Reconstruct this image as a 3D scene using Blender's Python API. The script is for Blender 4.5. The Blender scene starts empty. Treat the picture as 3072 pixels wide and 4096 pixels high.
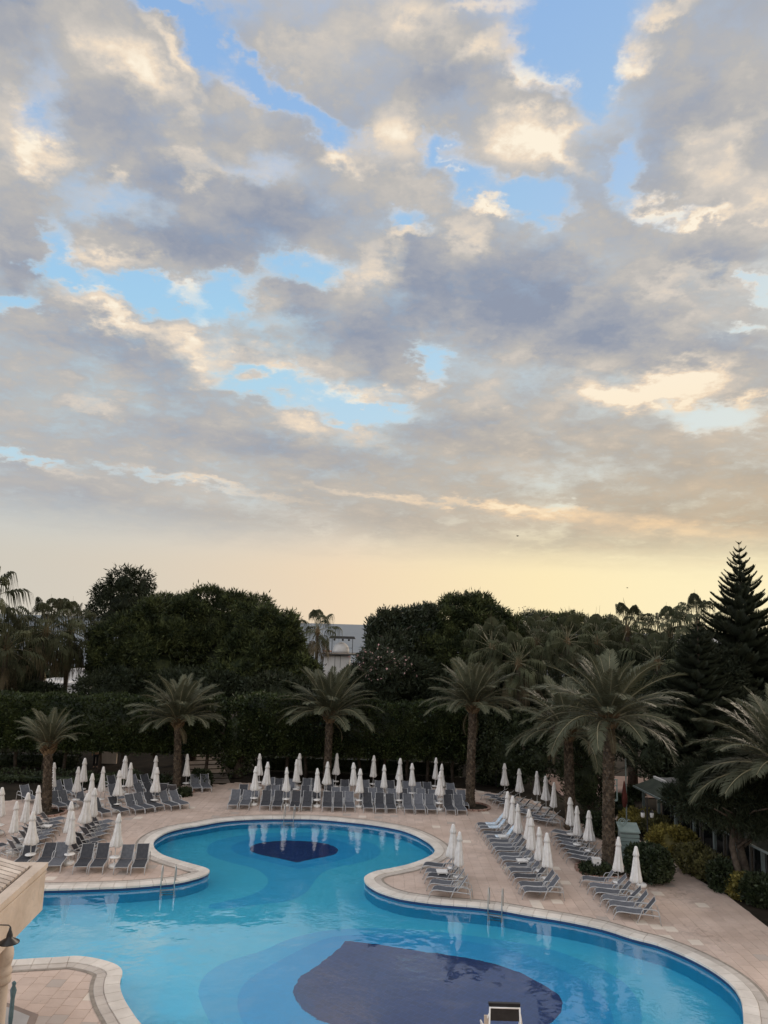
import bpy, bmesh, math, random
import numpy as np
from mathutils import Vector, Matrix
random.seed(11)
RNG = np.random.default_rng(5)
rad = math.radians
S = bpy.context.scene
COL = S.collection

# ---------------------------------------------------------------- camera
CAM_RIGHT, CAM_UP, CAM_BACK = (0.999541, -0.004520, 0.029947), (-0.030286, -0.149172, 0.988347), (-0.000000, -0.988801, -0.149240)
cam = bpy.data.objects.new('camera', bpy.data.cameras.new('camera'))
COL.objects.link(cam)
M4 = Matrix((CAM_RIGHT, CAM_UP, CAM_BACK)).transposed().to_4x4()
M4.translation = (0.0, 0.0, 10.5)
cam.matrix_world = M4
cam.data.sensor_fit = 'VERTICAL'
cam.data.sensor_height = 24.0
cam.data.lens = 24.0 * 3000 / 4096
cam.data.clip_start = 0.2
cam.data.clip_end = 60000
S.camera = cam

# ---------------------------------------------------------------- view, light
S.view_settings.view_transform = 'Standard'
S.view_settings.look = 'None'
EXPO = 1.35
S.view_settings.exposure = EXPO
S.view_settings.gamma = 1.0
S.view_settings.use_curve_mapping = False
S.render.engine = 'CYCLES'
S.cycles.use_denoising = True
S.cycles.max_bounces = 10
S.cycles.diffuse_bounces = 5
S.cycles.transmission_bounces = 6
S.cycles.caustics_refractive = True
S.cycles.sample_clamp_indirect = 6.0

SUN_AZ, SUN_EL = 43.0, 20.0
sun = bpy.data.objects.new('sun', bpy.data.lights.new('sun', 'SUN'))
COL.objects.link(sun)
sun.data.energy = 0.8
sun.data.angle = rad(20)
sun.data.color = (1.0, 0.84, 0.68)
sd = Vector((math.sin(rad(SUN_AZ)) * math.cos(rad(SUN_EL)), math.cos(rad(SUN_AZ)) * math.cos(rad(SUN_EL)), math.sin(rad(SUN_EL))))
sun.rotation_euler = sd.to_track_quat('Z', 'Y').to_euler()

def srgb(r, g, b):
    f = lambda c: (c / 255 / 12.92) if c / 255 <= 0.04045 else ((c / 255 + 0.055) / 1.055) ** 2.4
    return (f(r), f(g), f(b), 1.0)

world = bpy.data.worlds.new('World')
S.world = world
world.use_nodes = True
world.cycles.sampling_method = 'MANUAL'
world.cycles.sample_map_resolution = 512
class Nodes:
    """small helper for wiring node trees"""
    def __init__(self, nt):
        self.nt = nt
    def new(self, t, **kw):
        n = self.nt.nodes.new(t)
        for k, v in kw.items():
            setattr(n, k, v)
        return n
    def put(self, sock, v):
        if isinstance(v, bpy.types.NodeSocket):
            self.nt.links.new(v, sock)
        elif v is not None:
            sock.default_value = v
    def math(self, op, a, b=None, c=None, clamp=False):
        n = self.new('ShaderNodeMath', operation=op, use_clamp=clamp)
        self.put(n.inputs[0], a); self.put(n.inputs[1], b); self.put(n.inputs[2], c)
        return n.outputs[0]
    def vmath(self, op, a, b=None, scale=None):
        n = self.new('ShaderNodeVectorMath', operation=op)
        self.put(n.inputs[0], a); self.put(n.inputs[1], b)
        if scale is not None:
            self.put(n.inputs['Scale'], scale)
        return n.outputs[0]
    def sep(self, v):
        n = self.new('ShaderNodeSeparateXYZ'); self.put(n.inputs[0], v); return n.outputs
    def comb(self, x, y, z):
        n = self.new('ShaderNodeCombineXYZ')
        self.put(n.inputs[0], x); self.put(n.inputs[1], y); self.put(n.inputs[2], z)
        return n.outputs[0]
    def noise(self, vec, scale, detail=6, rough=0.55, dist=0.0):
        n = self.new('ShaderNodeTexNoise')
        self.put(n.inputs['Vector'], vec)
        n.inputs['Scale'].default_value = scale; n.inputs['Detail'].default_value = detail
        n.inputs['Roughness'].default_value = rough; n.inputs['Distortion'].default_value = dist
        return n.outputs['Fac'], n.outputs['Color']
    def smooth(self, x, lo, hi, a=0.0, b=1.0):
        n = self.new('ShaderNodeMapRange', interpolation_type='SMOOTHSTEP')
        self.put(n.inputs['Value'], x); self.put(n.inputs['From Min'], lo); self.put(n.inputs['From Max'], hi)
        self.put(n.inputs['To Min'], a); self.put(n.inputs['To Max'], b)
        return n.outputs['Result']
    def mix(self, fac, a, b, blend='MIX'):
        n = self.new('ShaderNodeMix', data_type='RGBA', blend_type=blend)
        self.put(n.inputs['Factor'], fac); self.put(n.inputs['A'], None)
        ins = [s for s in n.inputs if s.type == 'RGBA']
        self.put(ins[0], a); self.put(ins[1], b)
        return [s for s in n.outputs if s.type == 'RGBA'][0]
    def ramp(self, fac, stops, interp='LINEAR'):
        n = self.new('ShaderNodeValToRGB')
        n.color_ramp.interpolation = interp
        e = n.color_ramp.elements
        while len(e) < len(stops):
            e.new(0.5)
        for el, (p, c) in zip(e, stops):
            el.position = p; el.color = c if len(c) == 4 else (*c, 1)
        self.put(n.inputs[0], fac)
        return n.outputs['Color']
    def blobs(self, vec, items):
        """sum of weighted soft ellipses (az, el, raz, rel, rotation, weight)"""
        acc = None
        for (az, el, ra, re), rot, w in items:
            c, s_ = math.cos(rad(rot)), -math.sin(rad(rot))
            d = self.vmath('SUBTRACT', vec, (az, el, 0.0))
            u = self.new('ShaderNodeVectorMath', operation='DOT_PRODUCT'); self.put(u.inputs[0], d); u.inputs[1].default_value = (c / (ra * 1.5), s_ / (ra * 1.5), 0)
            v = self.new('ShaderNodeVectorMath', operation='DOT_PRODUCT'); self.put(v.inputs[0], d); v.inputs[1].default_value = (-s_ / (re * 1.5), c / (re * 1.5), 0)
            u, v = u.outputs['Value'], v.outputs['Value']
            r2 = self.math('MULTIPLY_ADD', v, v, self.math('MULTIPLY', u, u))
            g = self.math('SUBTRACT', 1.0, r2, clamp=True)
            g = self.math('MULTIPLY', g, g)
            acc = self.math('MULTIPLY_ADD', g, w, 0.0 if acc is None else acc)
        return acc

def build_sky():
    nt = world.node_tree
    nt.nodes.clear()
    N = Nodes(nt)
    out = N.new('ShaderNodeOutputWorld')
    bg = N.new('ShaderNodeBackground')
    nt.links.new(bg.outputs[0], out.inputs[0])
    STR = 0.10
    bg.inputs['Strength'].default_value = STR
    sky = N.new('ShaderNodeTexSky', sky_type='NISHITA')
    sky.sun_disc = False
    sky.sun_elevation = rad(SUN_EL); sky.sun_rotation = rad(SUN_AZ)
    sky.air_density = 1.0; sky.dust_density = 0.6; sky.ozone_density = 2.0
    d = N.new('ShaderNodeTexCoord').outputs['Generated']
    x, y, z = N.sep(d)
    zc = N.math('MAXIMUM', z, 0.0)
    az = N.math('MULTIPLY', N.math('ARCTAN2', x, y), 57.2958)
    el = N.math('MULTIPLY', N.math('ARCSINE', zc), 57.2958)
    k = N.math('DIVIDE', 1.0, N.math('ADD', zc, 0.24))
    p = N.comb(N.math('MULTIPLY', x, k), N.math('MULTIPLY', y, k), 0.0)
    _, dc = N.noise(p, 3.2, 6, 0.60)
    _, dc2 = N.noise(N.vmath('ADD', p, (7.3, 2.1, 0)), 14.0, 5, 0.62)
    amp = N.smooth(el, 3, 26, 0.22, 1.0)
    off = N.vmath('SUBTRACT', dc, (0.5, 0.5, 0.5))
    off = N.vmath('MULTIPLY', off, (9.0, 6.5, 0.0))
    off2 = N.vmath('MULTIPLY', N.vmath('SUBTRACT', dc2, (0.5, 0.5, 0.5)), (6.5, 5.0, 0.0))
    off = N.vmath('ADD', off, off2)
    off = N.vmath('SCALE', off, scale=amp)
    q = N.vmath('ADD', N.comb(az, el, 0.0), off)

    gaps = N.blobs(q, SKY_GAPS)
    lights = N.blobs(q, SKY_LIGHTS)
    darks = N.blobs(q, SKY_DARKS)
    f1, _ = N.noise(p, 2.9, 9, 0.56, 0.25)
    sun2 = (math.sin(rad(SUN_AZ)) * 0.10, math.cos(rad(SUN_AZ)) * 0.10, 0)
    f2, _ = N.noise(N.vmath('ADD', p, sun2), 2.9, 6, 0.56, 0.25)
    fh, _ = N.noise(N.vmath('ADD', p, (3.1, 9.7, 0)), 10.0, 7, 0.62)
    vo = N.new('ShaderNodeTexVoronoi', feature='SMOOTH_F1')
    N.put(vo.inputs['Vector'], N.vmath('ADD', p, N.vmath('SCALE', N.vmath('SUBTRACT', dc2, (0.5, 0.5, 0.5)), scale=0.16)))
    vo.inputs['Scale'].default_value = 9.0; vo.inputs['Detail'].default_value = 2.0; vo.inputs['Roughness'].default_value = 0.6; vo.inputs['Smoothness'].default_value = 0.6
    puff = N.math('SUBTRACT', 0.42, vo.outputs['Distance'])
    # coverage
    dens = N.math('MULTIPLY_ADD', N.math('SUBTRACT', f1, 0.5), 1.7, 1.20)
    dens = N.math('MULTIPLY_ADD', gaps, -1.25, dens)
    dens = N.math('MULTIPLY_ADD', lights, 0.35, dens)
    dens = N.math('MULTIPLY_ADD', darks, 0.55, dens)
    dens = N.math('MULTIPLY_ADD', N.math('SUBTRACT', fh, 0.5), 0.62, dens)
    dens = N.math('MULTIPLY_ADD', puff, 0.55, dens)
    edge_el = N.math('MULTIPLY_ADD', az, -0.022, 5.7)
    fe, _ = N.noise(N.vmath('MULTIPLY', q, (0.06, 0.9, 0)), 1.0, 5, 0.6)
    deck = N.smooth(N.math('SUBTRACT', N.math('MULTIPLY_ADD', fe, 2.0, el), N.math('ADD', edge_el, 1.6)), -2.2, 2.2)
    cov = N.smooth(dens, -0.15, 1.15)
    cov = N.math('MULTIPLY', cov, deck)
    # light on the clouds
    b = N.math('MULTIPLY_ADD', N.math('SUBTRACT', f1, f2), 0.95, 0.515)
    b = N.math('MULTIPLY_ADD', lights, 0.68, b)
    b = N.math('MULTIPLY_ADD', darks, -0.46, b)
    b = N.math('MULTIPLY_ADD', N.math('SUBTRACT', fh, 0.5), 0.30, b)
    b = N.math('MULTIPLY_ADD', puff, 0.30, b)
    thin = N.smooth(dens, 0.35, 0.95, 0.30, 0.0)
    b = N.math('ADD', b, thin)
    sunny = N.smooth(N.math('MULTIPLY_ADD', el, -0.9, az), -40.0, 26.0)
    b = N.math('MULTIPLY_ADD', sunny, 0.10, b)
    calm = N.smooth(el, 21.0, 7.0, 0.0, 0.5)
    b = N.math('ADD', N.math('MULTIPLY', b, N.math('SUBTRACT', 1.0, calm)), N.math('MULTIPLY', calm, 0.53))
    b = N.math('MULTIPLY', b, 1.0, clamp=True)
    cc = N.ramp(b, [(0.0, srgb(144, 153, 171)), (0.22, srgb(166, 169, 177)), (0.45, srgb(187, 184, 181)), (0.66, srgb(210, 202, 193)), (0.85, srgb(238, 221, 200)), (1.0, srgb(253, 241, 220))])
    warm = N.mix(1.0, cc, srgb(255, 236, 205), 'MULTIPLY')
    cc = N.mix(N.math('MULTIPLY', sunny, N.smooth(el, 24, 4)), cc, warm)
    # unseen clouds behind and overhead brightened to light the deck, as if front-lit
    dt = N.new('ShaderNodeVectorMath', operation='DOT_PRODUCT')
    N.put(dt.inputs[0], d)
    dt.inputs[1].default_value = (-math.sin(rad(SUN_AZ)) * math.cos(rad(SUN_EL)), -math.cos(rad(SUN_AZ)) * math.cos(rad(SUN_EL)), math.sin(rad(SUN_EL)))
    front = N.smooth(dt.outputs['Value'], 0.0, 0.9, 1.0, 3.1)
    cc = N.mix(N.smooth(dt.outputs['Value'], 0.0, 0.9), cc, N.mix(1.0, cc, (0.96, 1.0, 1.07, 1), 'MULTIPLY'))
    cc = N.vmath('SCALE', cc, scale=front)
    # clear air: the physical sky, brightened to the exposure, with the pale band over the sea
    blue = N.mix(1.0, sky.outputs[0], (SKY_GAIN[0], SKY_GAIN[1], SKY_GAIN[2], 1), 'MULTIPLY')
    hz = N.ramp(N.smooth(az, -32, 30), [(0.0, srgb(208, 202, 190)), (0.45, srgb(240, 217, 186)), (0.8, srgb(253, 234, 188)), (1.0, srgb(255, 240, 196))])
    hz = N.vmath('SCALE', hz, scale=1.0 / STR / 2 ** EXPO)
    mid = N.ramp(N.smooth(el, 8.0, 46.0), [(0.0, srgb(178, 214, 233)), (0.35, srgb(158, 204, 236)), (0.7, srgb(148, 188, 230)), (1.0, srgb(138, 178, 226))])
    near = N.smooth(N.math('MULTIPLY_ADD', el, -1.2, az), -24.0, 10.0, 0.0, 0.75)
    mid = N.mix(near, mid, srgb(232, 232, 218))
    mid = N.vmath('SCALE', mid, scale=1.0 / STR / 2 ** EXPO)
    lim = 0.80 / STR / 2 ** EXPO
    blue = N.vmath('MINIMUM', blue, (lim, lim, lim))
    blue = N.mix(0.84, blue, mid)
    hzfac = N.smooth(el, 13.0, 3.5)
    clear = N.mix(hzfac, blue, hz)
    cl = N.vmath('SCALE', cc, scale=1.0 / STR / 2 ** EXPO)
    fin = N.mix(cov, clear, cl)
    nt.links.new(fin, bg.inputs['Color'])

SKY_GAIN = (1.2, 1.04, 0.92)
SKY_GAPS = [
    ((14.689, 40.537, 4.984, 2.7), 0, 1),
    ((15.381, 37.39, 2.265, 1.567), 0, 0.8),
    ((-10.368, 37.937, 8.473, 0.999), 20, 1),
    ((-16.108, 38.98, 1.515, 1.25), 20, 0.8),
    ((-26.875, 33.701, 2.083, 2.277), -20, 0.55),
    ((-25.223, 24.899, 1.534, 2.919), 10, 0.9),
    ((-19.895, 23.585, 5.982, 0.988), 3, 1),
    ((-13.411, 24.808, 2.734, 1.423), 0, 1),
    ((-7.285, 25.884, 3.539, 1.213), 0, 0.9),
    ((10.941, 30.591, 2.809, 1.343), 10, 1),
    ((6.074, 31.84, 2.283, 1.634), 0, 0.9),
    ((3.549, 33.928, 1.73, 1.154), 0, 0.8),
    ((1.596, 29.13, 1.516, 1.085), 0, 0.8),
    ((18.9, 32.173, 1.456, 2.102), 15, 0.9),
    ((21.475, 29.673, 2.133, 0.857), 15, 0.7),
    ((-9.013, 17.789, 4.167, 1.224), 0, 1),
    ((-2.049, 16.251, 4.013, 0.902), 8, 1),
    ((3.159, 19.856, 1.326, 1.631), -20, 1),
    ((24.035, 15.522, 3.173, 1.085), 12, 0.9),
    ((27.104, 23.875, 1.339, 0.585), 0, 0.9),
    ((26.99, 21.371, 1.329, 0.6), 0, 0.9),
    ((-26.804, 10.52, 3.863, 0.316), 3, 0.9),
    ((-28.14, 20.817, 2.299, 0.651), 0, 0.8),
    ((-17.787, 40.817, 3.407, 0.523), 0, 0.7),
    ((-27.599, 36.732, 2.096, 1.423), 0, 0.45),
    ((-11.106, 33, 3.397, 1.576), 0, 0.45),
    ((-21.742, 28.869, 3.893, 1.43), 0, 0.42),
    ((-8.925, 22.499, 2.571, 1.315), 0, 0.4),
    ((18.578, 35.933, 6.285, 1.58), 0, 0.3),
    ((13.371, 9.129, 1.395, 0.344), 8, 0.6),
    ((-16.81, 10.136, 5.507, 0.271), 5, 0.5),
    ((-20.494, 42.091, 7.505, 1.356), 0, 0.5),
    ((15.13, 44.961, 9.757, 3.303), 0, 0.8),
]
SKY_LIGHTS = [
    ((-20.171, 36.561, 3.674, 1.531), 15, 0.85),
    ((-18.07, 38.516, 2.621, 0.698), 40, 0.8),
    ((0.711, 42.196, 5.168, 1.472), 0, 0.6),
    ((-7.117, 40.835, 6.282, 2.002), 10, 0.3),
    ((7.223, 42.628, 3.164, 0.434), 0, 0.7),
    ((11.303, 39.337, 2.124, 0.768), 20, 0.8),
    ((7.844, 40.448, 1.761, 0.758), 0, 0.6),
    ((18.713, 38.317, 2.051, 0.804), -20, 0.95),
    ((21.529, 40.5, 3.704, 0.61), -5, 0.7),
    ((-4.162, 34.166, 2.308, 1.204), 30, 1),
    ((-0.175, 35.604, 2.906, 2.245), 0, 0.65),
    ((11.677, 34.742, 3.791, 2.092), 20, 0.9),
    ((14.053, 32.704, 2.239, 0.857), 30, 0.5),
    ((25.492, 32.374, 2.618, 2.255), 0, 0.55),
    ((28.054, 33.455, 1.374, 1.524), 0, 0.4),
    ((-26.412, 31.249, 2.071, 1.324), 40, 0.75),
    ((-28.547, 32.056, 2.382, 1.534), 40, 0.5),
    ((-15.824, 32.373, 3.329, 0.679), 0, 0.45),
    ((-21.215, 30.281, 0.928, 0.45), 0, 0.5),
    ((-21.531, 21.588, 3.116, 0.995), 12, 0.95),
    ((-14.85, 20.423, 3.219, 1.47), 15, 0.85),
    ((-14.004, 18.358, 2.141, 1.497), 0, 0.75),
    ((-15.725, 23.657, 1.727, 0.759), 0, 1),
    ((1.822, 27.945, 1.699, 0.566), -20, 0.8),
    ((-1.694, 26.203, 3.004, 1.284), -20, 0.5),
    ((7.419, 30.059, 1.887, 0.456), 0, 0.9),
    ((20.985, 30.031, 1.785, 0.628), 20, 0.85),
    ((24.684, 28.543, 2.425, 0.566), 10, 0.8),
    ((5.768, 28.031, 1.316, 1.565), 0, 0.5),
    ((-3.009, 17.458, 3.109, 0.62), 0, 0.9),
    ((-9.1, 19.31, 3.092, 0.943), 0, 0.6),
    ((21.767, 17.898, 4.443, 1.602), -8, 1.25),
    ((16.83, 17.001, 2.807, 1.061), 10, 0.9),
    ((19.814, 17.143, 2.072, 0.652), 0, 0.6),
    ((-21.542, 14.489, 2.033, 0.65), 15, 0.6),
    ((-6.718, 15.188, 2.712, 0.901), 15, 0.65),
    ((-1.798, 14.376, 2.36, 0.77), 20, 0.7),
    ((26.616, 16.17, 1.476, 0.623), 0, 0.9),
    ((4.212, 33.488, 0.844, 0.29), 20, 0.9),
    ((4.925, 32.396, 1.146, 0.236), 0, 0.6),
    ((23.261, 24.679, 4.492, 0.749), 0, 0.35),
    ((2.495, 9.639, 10.033, 0.318), 4, 0.8),
    ((-12.406, 9.886, 6.313, 0.276), 6, 0.8),
    ((10.974, 8.859, 4.921, 0.556), 5, 1),
    ((21.169, 7.509, 7.327, 0.726), 5, 0.9),
    ((15.053, 8.773, 3.458, 0.342), 5, 0.4),
    ((-24.704, 10.127, 3.925, 0.193), 4, 0.4),
    ((-21.421, 25.641, 3.158, 0.747), 0, 0.5),
    ((1.565, 17.605, 1.465, 0.862), 0, 0.4),
    ((8.476, 16.6, 2.17, 1.373), 0, 0.25),
    ((-22.823, 23.238, 2.07, 0.606), 0, 0.3),
]
SKY_DARKS = [
    ((-12.358, 30.051, 8.559, 1.936), 5, 0.55),
    ((-15.729, 27.173, 5.455, 1.521), 0, 0.5),
    ((-22.281, 33.849, 3.59, 2.372), 0, 0.3),
    ((10.951, 24.207, 8.442, 3.384), 10, 0.75),
    ((2.106, 24.678, 2.616, 2.937), 0, 0.5),
    ((-21.185, 19.574, 5.172, 1.584), 0, 0.4),
    ((-1.502, 21.271, 3.701, 2.355), 20, 0.5),
    ((-27.241, 23.569, 2.004, 1.744), 0, 0.45),
    ((-7.524, 23.597, 2.588, 1.96), 0, 0.5),
    ((13.172, 37.349, 4.569, 1.321), 10, 0.35),
    ((25.524, 26.137, 3.756, 1.158), 0, 0.45),
    ((-24.563, 8.588, 7.172, 1.289), 4, 0.35),
    ((17.568, 20.888, 7.07, 1.933), 0, 0.4),
    ((-11.228, 34.555, 4.552, 1.395), 0, 0.25),
    ((-16.347, 17.435, 4.226, 1.654), 0, 0.2),
    ((-28.956, 37.34, 2.77, 1.845), 0, 0.4),
    ((23.706, 35.901, 5.017, 1.774), 0, 0.4),
    ((-4.794, 12.496, 7.203, 1.052), 4, 0.3),
    ((9.561, 13.83, 10.735, 1.038), 3, 0.25),
    ((-13.658, 13.305, 8.807, 1.365), 4, 0.3),
    ((25.252, 19.507, 3.015, 1.544), 0, 0.35),
    ((14.696, 6.21, 8.6, 0.683), 3, 0.15),
    ((-18.221, 7.148, 10.163, 1.345), 3, 0.2),
    ((3.589, 39.156, 3.136, 1.309), 0, 0.35),
]
build_sky()

# ---------------------------------------------------------------- materials
def pmat(name, c1, c2=None, scale=3.0, rough=0.6, spec=0.3, bump=0.0, bump_scale=None, island=0.0, metal=0.0, trans=0.0, objrand=0.0, detail=5, coords='Object', noise_lo=0.35, noise_hi=0.65, stain=0.0):
    m = bpy.data.materials.new(name)
    m.use_nodes = True
    nt = m.node_tree
    nt.nodes.clear()
    N = Nodes(nt)
    out = N.new('ShaderNodeOutputMaterial')
    b = N.new('ShaderNodeBsdfPrincipled')
    co = N.new('ShaderNodeNewGeometry').outputs['Position'] if coords == 'World' else N.new('ShaderNodeTexCoord').outputs[coords]
    c1 = (*c1, 1) if len(c1) == 3 else c1
    c2 = c1 if c2 is None else ((*c2, 1) if len(c2) == 3 else c2)
    f, _ = N.noise(co, scale, detail, 0.6)
    col = N.mix(N.smooth(f, noise_lo, noise_hi), c1, c2)
    if stain:
        s1, _ = N.noise(co, 0.22, 5, 0.65)
        s2, _ = N.noise(co, 2.6, 6, 0.7, 1.5)
        dirt = N.math('MULTIPLY', N.smooth(s1, 0.45, 0.68), N.smooth(s2, 0.42, 0.66))
        spots = N.smooth(N.noise(co, 5.0, 3, 0.5, 2.5)[0], 0.69, 0.76)
        k = N.math('SUBTRACT', 1.0, N.math('MULTIPLY', N.math('ADD', dirt, N.math('MULTIPLY', spots, 0.8)), stain))
        col = N.vmath('SCALE', col, scale=k)
    v = None
    if island:
        g = N.new('ShaderNodeNewGeometry')
        v = g.outputs['Random Per Island']
    if objrand:
        o = N.new('ShaderNodeObjectInfo').outputs['Random']
        v = o if v is None else N.math('FRACT', N.math('ADD', v, o))
        island = max(island, objrand)
    if v is not None:
        k = N.math('MULTIPLY_ADD', v, 2 * island, 1 - island)
        col = N.vmath('SCALE', col, scale=k)
    N.put(b.inputs['Base Color'], col)
    b.inputs['Roughness'].default_value = rough
    b.inputs['Specular IOR Level'].default_value = spec
    b.inputs['Metallic'].default_value = metal
    if bump:
        bn = N.new('ShaderNodeBump')
        bf, _ = N.noise(co, bump_scale or scale * 4, 6, 0.6)
        N.put(bn.inputs['Height'], bf)
        bn.inputs['Strength'].default_value = bump
        bn.inputs['Distance'].default_value = 0.02
        N.put(b.inputs['Normal'], bn.outputs[0])
    res = b.outputs[0]
    if trans:
        t = N.new('ShaderNodeBsdfTranslucent')
        N.put(t.inputs['Color'], col)
        mx = N.new('ShaderNodeMixShader')
        mx.inputs[0].default_value = trans
        nt.links.new(res, mx.inputs[1]); nt.links.new(t.outputs[0], mx.inputs[2])
        res = mx.outputs[0]
    nt.links.new(res, out.inputs[0])
    return m

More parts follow.
